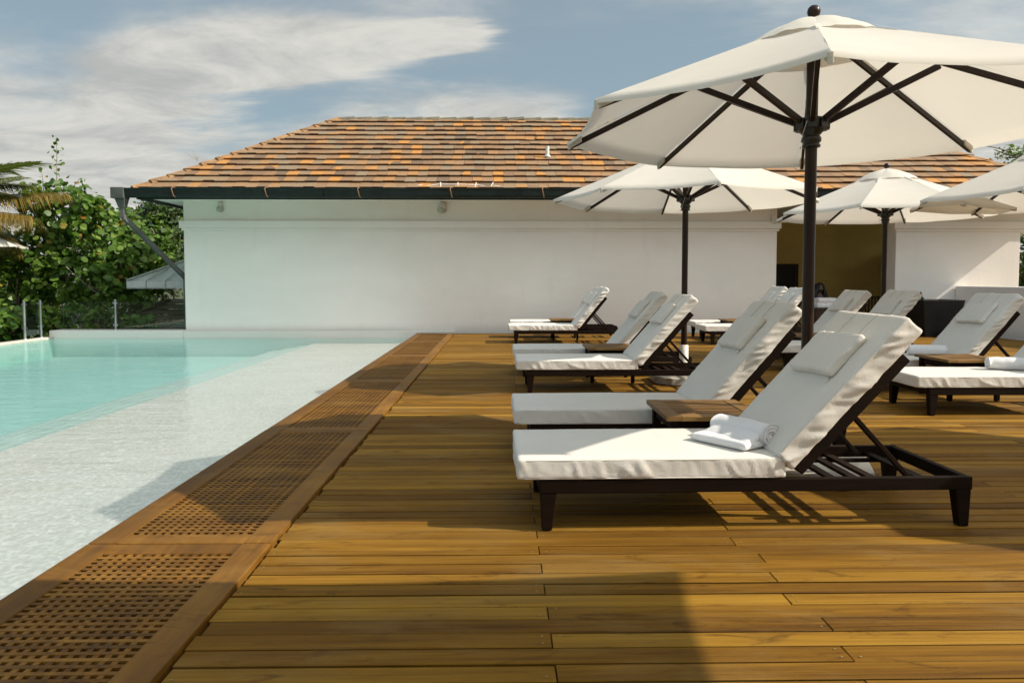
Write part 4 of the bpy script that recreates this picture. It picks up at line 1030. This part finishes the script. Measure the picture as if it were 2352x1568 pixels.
def add_leaves(mb, P, Nn, size, kind='round'):
    V_, faces, k = leaves_mesh(P, Nn, size, kind); base = len(mb.v); mb.v += [tuple(p) for p in V_]
    for i in range(len(P)):
        for f in faces: mb.f.append(tuple(base + i * k + q for q in f)); mb.mi.append(0); mb.sm.append(False)
def limb(mb, p0, p1, r0, r1, bend=0.15, seed=0):
    p0, p1 = Vector(p0), Vector(p1); rr = random.Random(seed); L = (p1 - p0).length
    off = Vector((rr.uniform(-1, 1), rr.uniform(-1, 1), rr.uniform(-.3, .3))) * bend * L
    pts = []
    for k in range(7):
        q = k / 6; pts.append(p0.lerp(p1, q) + off * (4 * q * (1 - q)) * .6 + Vector((rr.uniform(-1, 1), rr.uniform(-1, 1), 0)) * .015 * L)
    mb.tube(pts, [r0 + (r1 - r0) * k / 6 for k in range(7)], 7)
    return pts
def seagrape(name, base, lumps, n_leaf, leaf, label, cat='tree', group=None, kind='round', lm='seagrape_leaf', shoots=(), seed=1, trunk_r=0.05, stems=3):
    """lumps: list of (x,y,z,rx,ry,rz) foliage clumps, world coordinates"""
    global rg
    rg = np.random.default_rng(seed); rr = random.Random(seed)
    e = empty(name, base); tag(e, label, cat, group)
    bx = Vector(base); mb = MB(); tips = []
    for k in range(stems):
        b0 = Vector((rr.uniform(-.35, .35), rr.uniform(-.3, .3), 0))
        top = Vector(lumps[k % len(lumps)][:3]) - bx
        limb(mb, b0, top, trunk_r, trunk_r * .4, .10, seed * 7 + k)
    for i, L in enumerate(lumps):
        c_ = Vector(L[:3]) - bx
        for k in range(8):
            dv = Vector((rr.uniform(-1, 1) * L[3], rr.uniform(-1, .7) * L[4], rr.uniform(-.8, 1) * L[5])) * 1.0
            limb(mb, c_ - Vector((0, 0, L[5] * .6)), c_ + dv, trunk_r * .33, trunk_r * .12, .22, seed * 31 + i * 9 + k)
    mb.build('trunk', 'bark', e)
    lf = MB(); tot = sum(L[3] * L[4] * L[5] for L in lumps) or 1
    for L in lumps:
        n_ = int(n_leaf * (L[3] * L[4] * L[5]) ** .8 / sum((q[3] * q[4] * q[5]) ** .8 for q in lumps))
        # twig clusters on the outer part of the clump, with gaps between
        ncl = max(6, n_ // 13)
        d_ = rg.normal(size=(ncl, 3)); d_ /= np.linalg.norm(d_, axis=1, keepdims=True)
        rad_ = rg.uniform(0.35, 1.08, ncl) ** .6
        C = d_ * rad_[:, None]
        idx = rg.integers(0, ncl, n_)
        P = C[idx] * np.array(L[3:6]) + rg.normal(size=(n_, 3)) * leaf * 1.25
        P = P + np.array(L[:3]) - np.array(base)
        Nn = d_[idx] * .55 + rg.normal(size=(n_, 3)) * .55 + np.array([.25, -.2, .55])
        add_leaves(lf, P, Nn, leaf * rg.uniform(.45, 1.25, n_), kind)
    for (p0, p1, n_) in shoots:
        p0 = np.array(p0) - np.array(base); p1 = np.array(p1) - np.array(base)
        q = np.linspace(0, 1, n_); wd = (1 - q) * .20 + .035
        P = p0[None] * (1 - q)[:, None] + p1[None] * q[:, None] + rg.normal(size=(n_, 3)) * wd[:, None] * np.array([1, 1, .35])
        Nn = rg.normal(size=(n_, 3)) * .6 + np.array([.2, -.4, .4]); add_leaves(lf, P, Nn, leaf * (1.0 - .5 * q) * rg.uniform(.7, 1.05, n_), kind)
    lf.build('crown', lm, e)
    if shoots:
        sb = MB()
        for (p0, p1, n_) in shoots: limb(sb, Vector(p0) - bx, Vector(p1) - bx, .018, .006, .03, 3)
        sb.build('shoot', 'bark', e)
    return e
def at(px, py, Y):      # helper used while laying out the planting: picture point (2352 wide) at depth Y -> world
    return ((px - 1150) / 1650 * Y, Y, CAM_H + (642 - py) / 1650 * Y)
G = 'sea grape trees behind the pool'
def lump(px, py, Y, rx, rz, ry=.7): x, y_, z = at(px, py, Y); return (x, y_, z, rx, ry, rz)
seagrape('sea_grape_tree', (-11.0, 18.3, -1.6), [lump(150, 520, 18.3, .75, .75), lump(90, 600, 18.2, .8, .7), lump(165, 640, 18.0, .8, .7), lump(120, 470, 18.4, .45, .4), lump(178, 452, 18.3, .28, .22)], 2500, .084,
         'round-leaved green tree with one tall leafy shoot rising left of the house', group=G, shoots=[(at(148, 460, 18.3), at(152, 322, 18.3), 48), (at(120, 455, 18.3), at(116, 400, 18.3), 9), (at(160, 460, 18.3), at(200, 415, 18.3), 14), (at(175, 480, 18.3), at(206, 432, 18.3), 14)], seed=3)
seagrape('sea_grape_tree', (-9.5, 18.0, -1.6), [lump(240, 545, 18.0, .75, .7), lump(215, 500, 18.2, .45, .4), lump(290, 590, 17.9, .75, .7), lump(255, 650, 17.7, .75, .65), lump(222, 472, 18.2, .22, .2)], 2400, .082,
         'round-leaved green tree whose branches hang above the glass fence', group=G, seed=4, shoots=[(at(268, 520, 18), at(270, 478, 18), 10)])
seagrape('sea_grape_tree', (-9.3, 20.6, -1.6), [lump(345, 560, 20.6, .8, .8), lump(330, 620, 20.4, .85, .75), lump(395, 600, 20.7, .7, .85), lump(300, 510, 20.6, .4, .34), lump(305, 690, 20.2, .85, .6)], 2300, .084,
         'round-leaved green tree behind the slanting downspout', group=G, seed=5)
seagrape('sea_grape_tree', (-12.7, 18.2, -1.6), [lump(20, 620, 18.2, .9, .8), lump(55, 690, 18.0, .8, .6), lump(-40, 680, 18.2, .9, .8), lump(-30, 560, 18.6, .7, .6)], 2300, .080,
         'dark round-leaved tree in the palm shade at the left edge', group=G, seed=6)
seagrape('sea_grape_shrub', (-10.9, 16.2, -1.6), [lump(20, 735, 15.6, .62, .52, .4), lump(70, 750, 15.9, .45, .40, .4), lump(-30, 745, 15.2, .6, .5, .4), lump(115, 730, 16.6, .45, .4, .4)], 1000, .084,
         'leafy low shrub in front of the fence posts at far left', 'shrub', 'low shrubs by the glass fence', seed=7, stems=2, trunk_r=.03)
seagrape('sea_grape_shrub', (-9.1, 16.9, -1.6), [lump(170, 735, 16.9, .5, .4, .35), lump(235, 745, 16.9, .5, .3, .35), lump(320, 745, 16.8, .5, .22, .3)], 620, .074,
         'sparse shrub with bare twigs seen through the glass panels', 'shrub', 'low shrubs by the glass fence', seed=8, stems=3, trunk_r=.03)
GB = 'darker trees far behind the house'
seagrape('fine_leaved_tree', (-9.0, 24.0, -1.6), [lump(400, 545, 24, 1.2, 1.0), lump(360, 500, 24.3, .7, .5), lump(425, 500, 24.5, .8, .7), lump(330, 640, 23.5, 1.2, 1.0), lump(415, 590, 23, 1.0, .9), lump(385, 480, 24, .6, .35)], 9000, .075,
         'dark small-leaved tree touching the left corner of the house', group=GB, kind='oval', lm='fine_leaf', seed=9, trunk_r=.09)
seagrape('fine_leaved_tree', (-13.5, 24.0, -1.6), [lump(120, 600, 24, 1.5, 1.2), lump(220, 600, 24, 1.4, 1.1), lump(20, 590, 24, 1.6, 1.2), lump(150, 690, 23, 2.2, .9), lump(-30, 690, 23, 2.0, .9), lump(290, 680, 23, 1.6, .9)], 6500, .085,
         'dark dense tree behind the round-leaved trees', group=GB, kind='oval', lm='fine_leaf', seed=10, trunk_r=.1)
seagrape('fine_leaved_tree', (20.5, 27.0, -1.6), [(19.6, 27, 5.95, 1.0, .9, .36), (21.4, 27.5, 5.75, 1.3, 1, .45), (20.3, 27, 5.2, 1.5, 1.2, .6)], 2200, .075,
         'green treetop above the right end of the roof', group=GB, kind='oval', lm='seagrape_leaf', seed=11, trunk_r=.12)
seagrape('fine_leaved_tree', (14.2, 18.5, -1.6), [(13.6, 18.3, 1.9, 1.2, .8, 1.1), (13.9, 18.3, .5, 1.2, .8, .9), (14.5, 18.5, 1.3, 1.2, .9, 1.3), (14.2, 19.2, 1.6, 1.6, .8, 1.6)], 5200, .085,
         'dark foliage seen past the right end of the house wall', group=GB, kind='oval', lm='fine_leaf', seed=12, trunk_r=.08)

# coconut palm at the left edge
def frond(mb, mr, p0, p1, sag, n_, ll, droop, seed, tw=0.0):
    rr = random.Random(seed); p0, p1 = Vector(p0), Vector(p1); P = []
    for k in range(n_ + 1):
        q = k / n_; p = p0.lerp(p1, q); p.z += sag * 4 * q * (1 - q) * (1 - .25 * q); P.append(p)
    mr.tube(P, [.022 * (1 - .85 * k / n_) + .003 for k in range(n_ + 1)], 6)
    for k in range(2, n_):
        q = k / n_; d_ = (P[k + 1] - P[k - 1]).normalized(); sd_ = d_.cross(Vector((0, 0, 1))).normalized(); up = sd_.cross(d_)
        L = ll * (0.45 + 0.95 * math.sin(math.pi * min(1, q * .74 + .20))) * 1.05
        for s in (1, -1):
            for sub in (0, .5):
                pp = P[k].lerp(P[k + 1], sub); L2 = L * rr.uniform(.85, 1.1)
                dirv = (d_ * (.72 + .35 * q) + sd_ * s * .8 + up * (.30 - droop * .5)).normalized()
                w_ = up * .0 + d_ * .012
                m1 = pp + dirv * L2 * .5 + Vector((0, 0, -droop * L2 * .10)); m2 = pp + dirv * L2 + Vector((0, 0, -droop * L2 * (.55 + rr.uniform(-.1, .1))))
                nrm = dirv.cross(up).normalized() * .017
                mb.add([pp - nrm * .6, m1 - nrm, m2, m1 + nrm, pp + nrm * .6], [(0, 1, 3, 4), (1, 2, 3)])
palm = empty('palm_tree', (-13.9, 17.2, -1.6)); tag(palm, 'coconut palm leaning in from the left edge, fronds drooping', 'palm tree')
pw = Vector((-13.9, 17.2, -1.6)); hub_ = Vector(at(-150, 490, 17.0)) - pw
b = MB(); b.tube([(0.2, .3, 0), (.1, .2, 1.5), hub_ * .6, hub_], [.16, .13, .11, .10], 12); b.build('trunk', 'palm_bark', palm)
def fr(px, py, Y, sag, ll, droop, seed, dry=False):
    mb, mr = MB(), MB(); frond(mb, mr, hub_, Vector(at(px, py, Y)) - pw, sag, 40, ll, droop, seed)
    f_ = mb.build('frond', 'palm_leaf_dry' if dry else 'palm_leaf', palm); mr.build('midrib', 'palm_leaf_dry', f_)
fr(112, 380, 17.0, .30, .62, .35, 1); fr(70, 410, 16.4, .20, .62, .6, 2); fr(172, 447, 16.8, .16, .5, 1.0, 3, True); fr(92, 500, 16.2, .10, .5, 1.1, 4, True)
fr(60, 455, 18.0, .35, .6, .8, 5); fr(35, 395, 17.6, .42, .65, .5, 15); fr(95, 430, 16.9, .30, .6, .7, 16); fr(20, 520, 16.7, .2, .55, 1.0, 17); fr(-330, 330, 17, .5, .65, .5, 6); fr(-420, 450, 16.5, .5, .65, .8, 7); fr(-120, 300, 18.5, .4, .65, .5, 8); fr(-260, 560, 17.5, .4, .6, 1, 9); fr(60, 560, 17.4, .3, .5, 1.1, 10, True)

# dry twigs stuck on the hip of the roof
b = MB(); p = Vector((XL + .95, EY + .95, EZ + .72))
for k, (dx_, dz_) in enumerate(((-.28, .20), (-.08, .22), (-.16, .30), (.02, .16))): b.tube([p, p + Vector((dx_ * .5, 0, dz_ * .4)), p + Vector((dx_, .05, dz_))], [.006, .004, .002], 5)
tag(b.build('dry_twig', 'bark'), 'bare dry twigs sticking up on the left roof hip', 'twig')
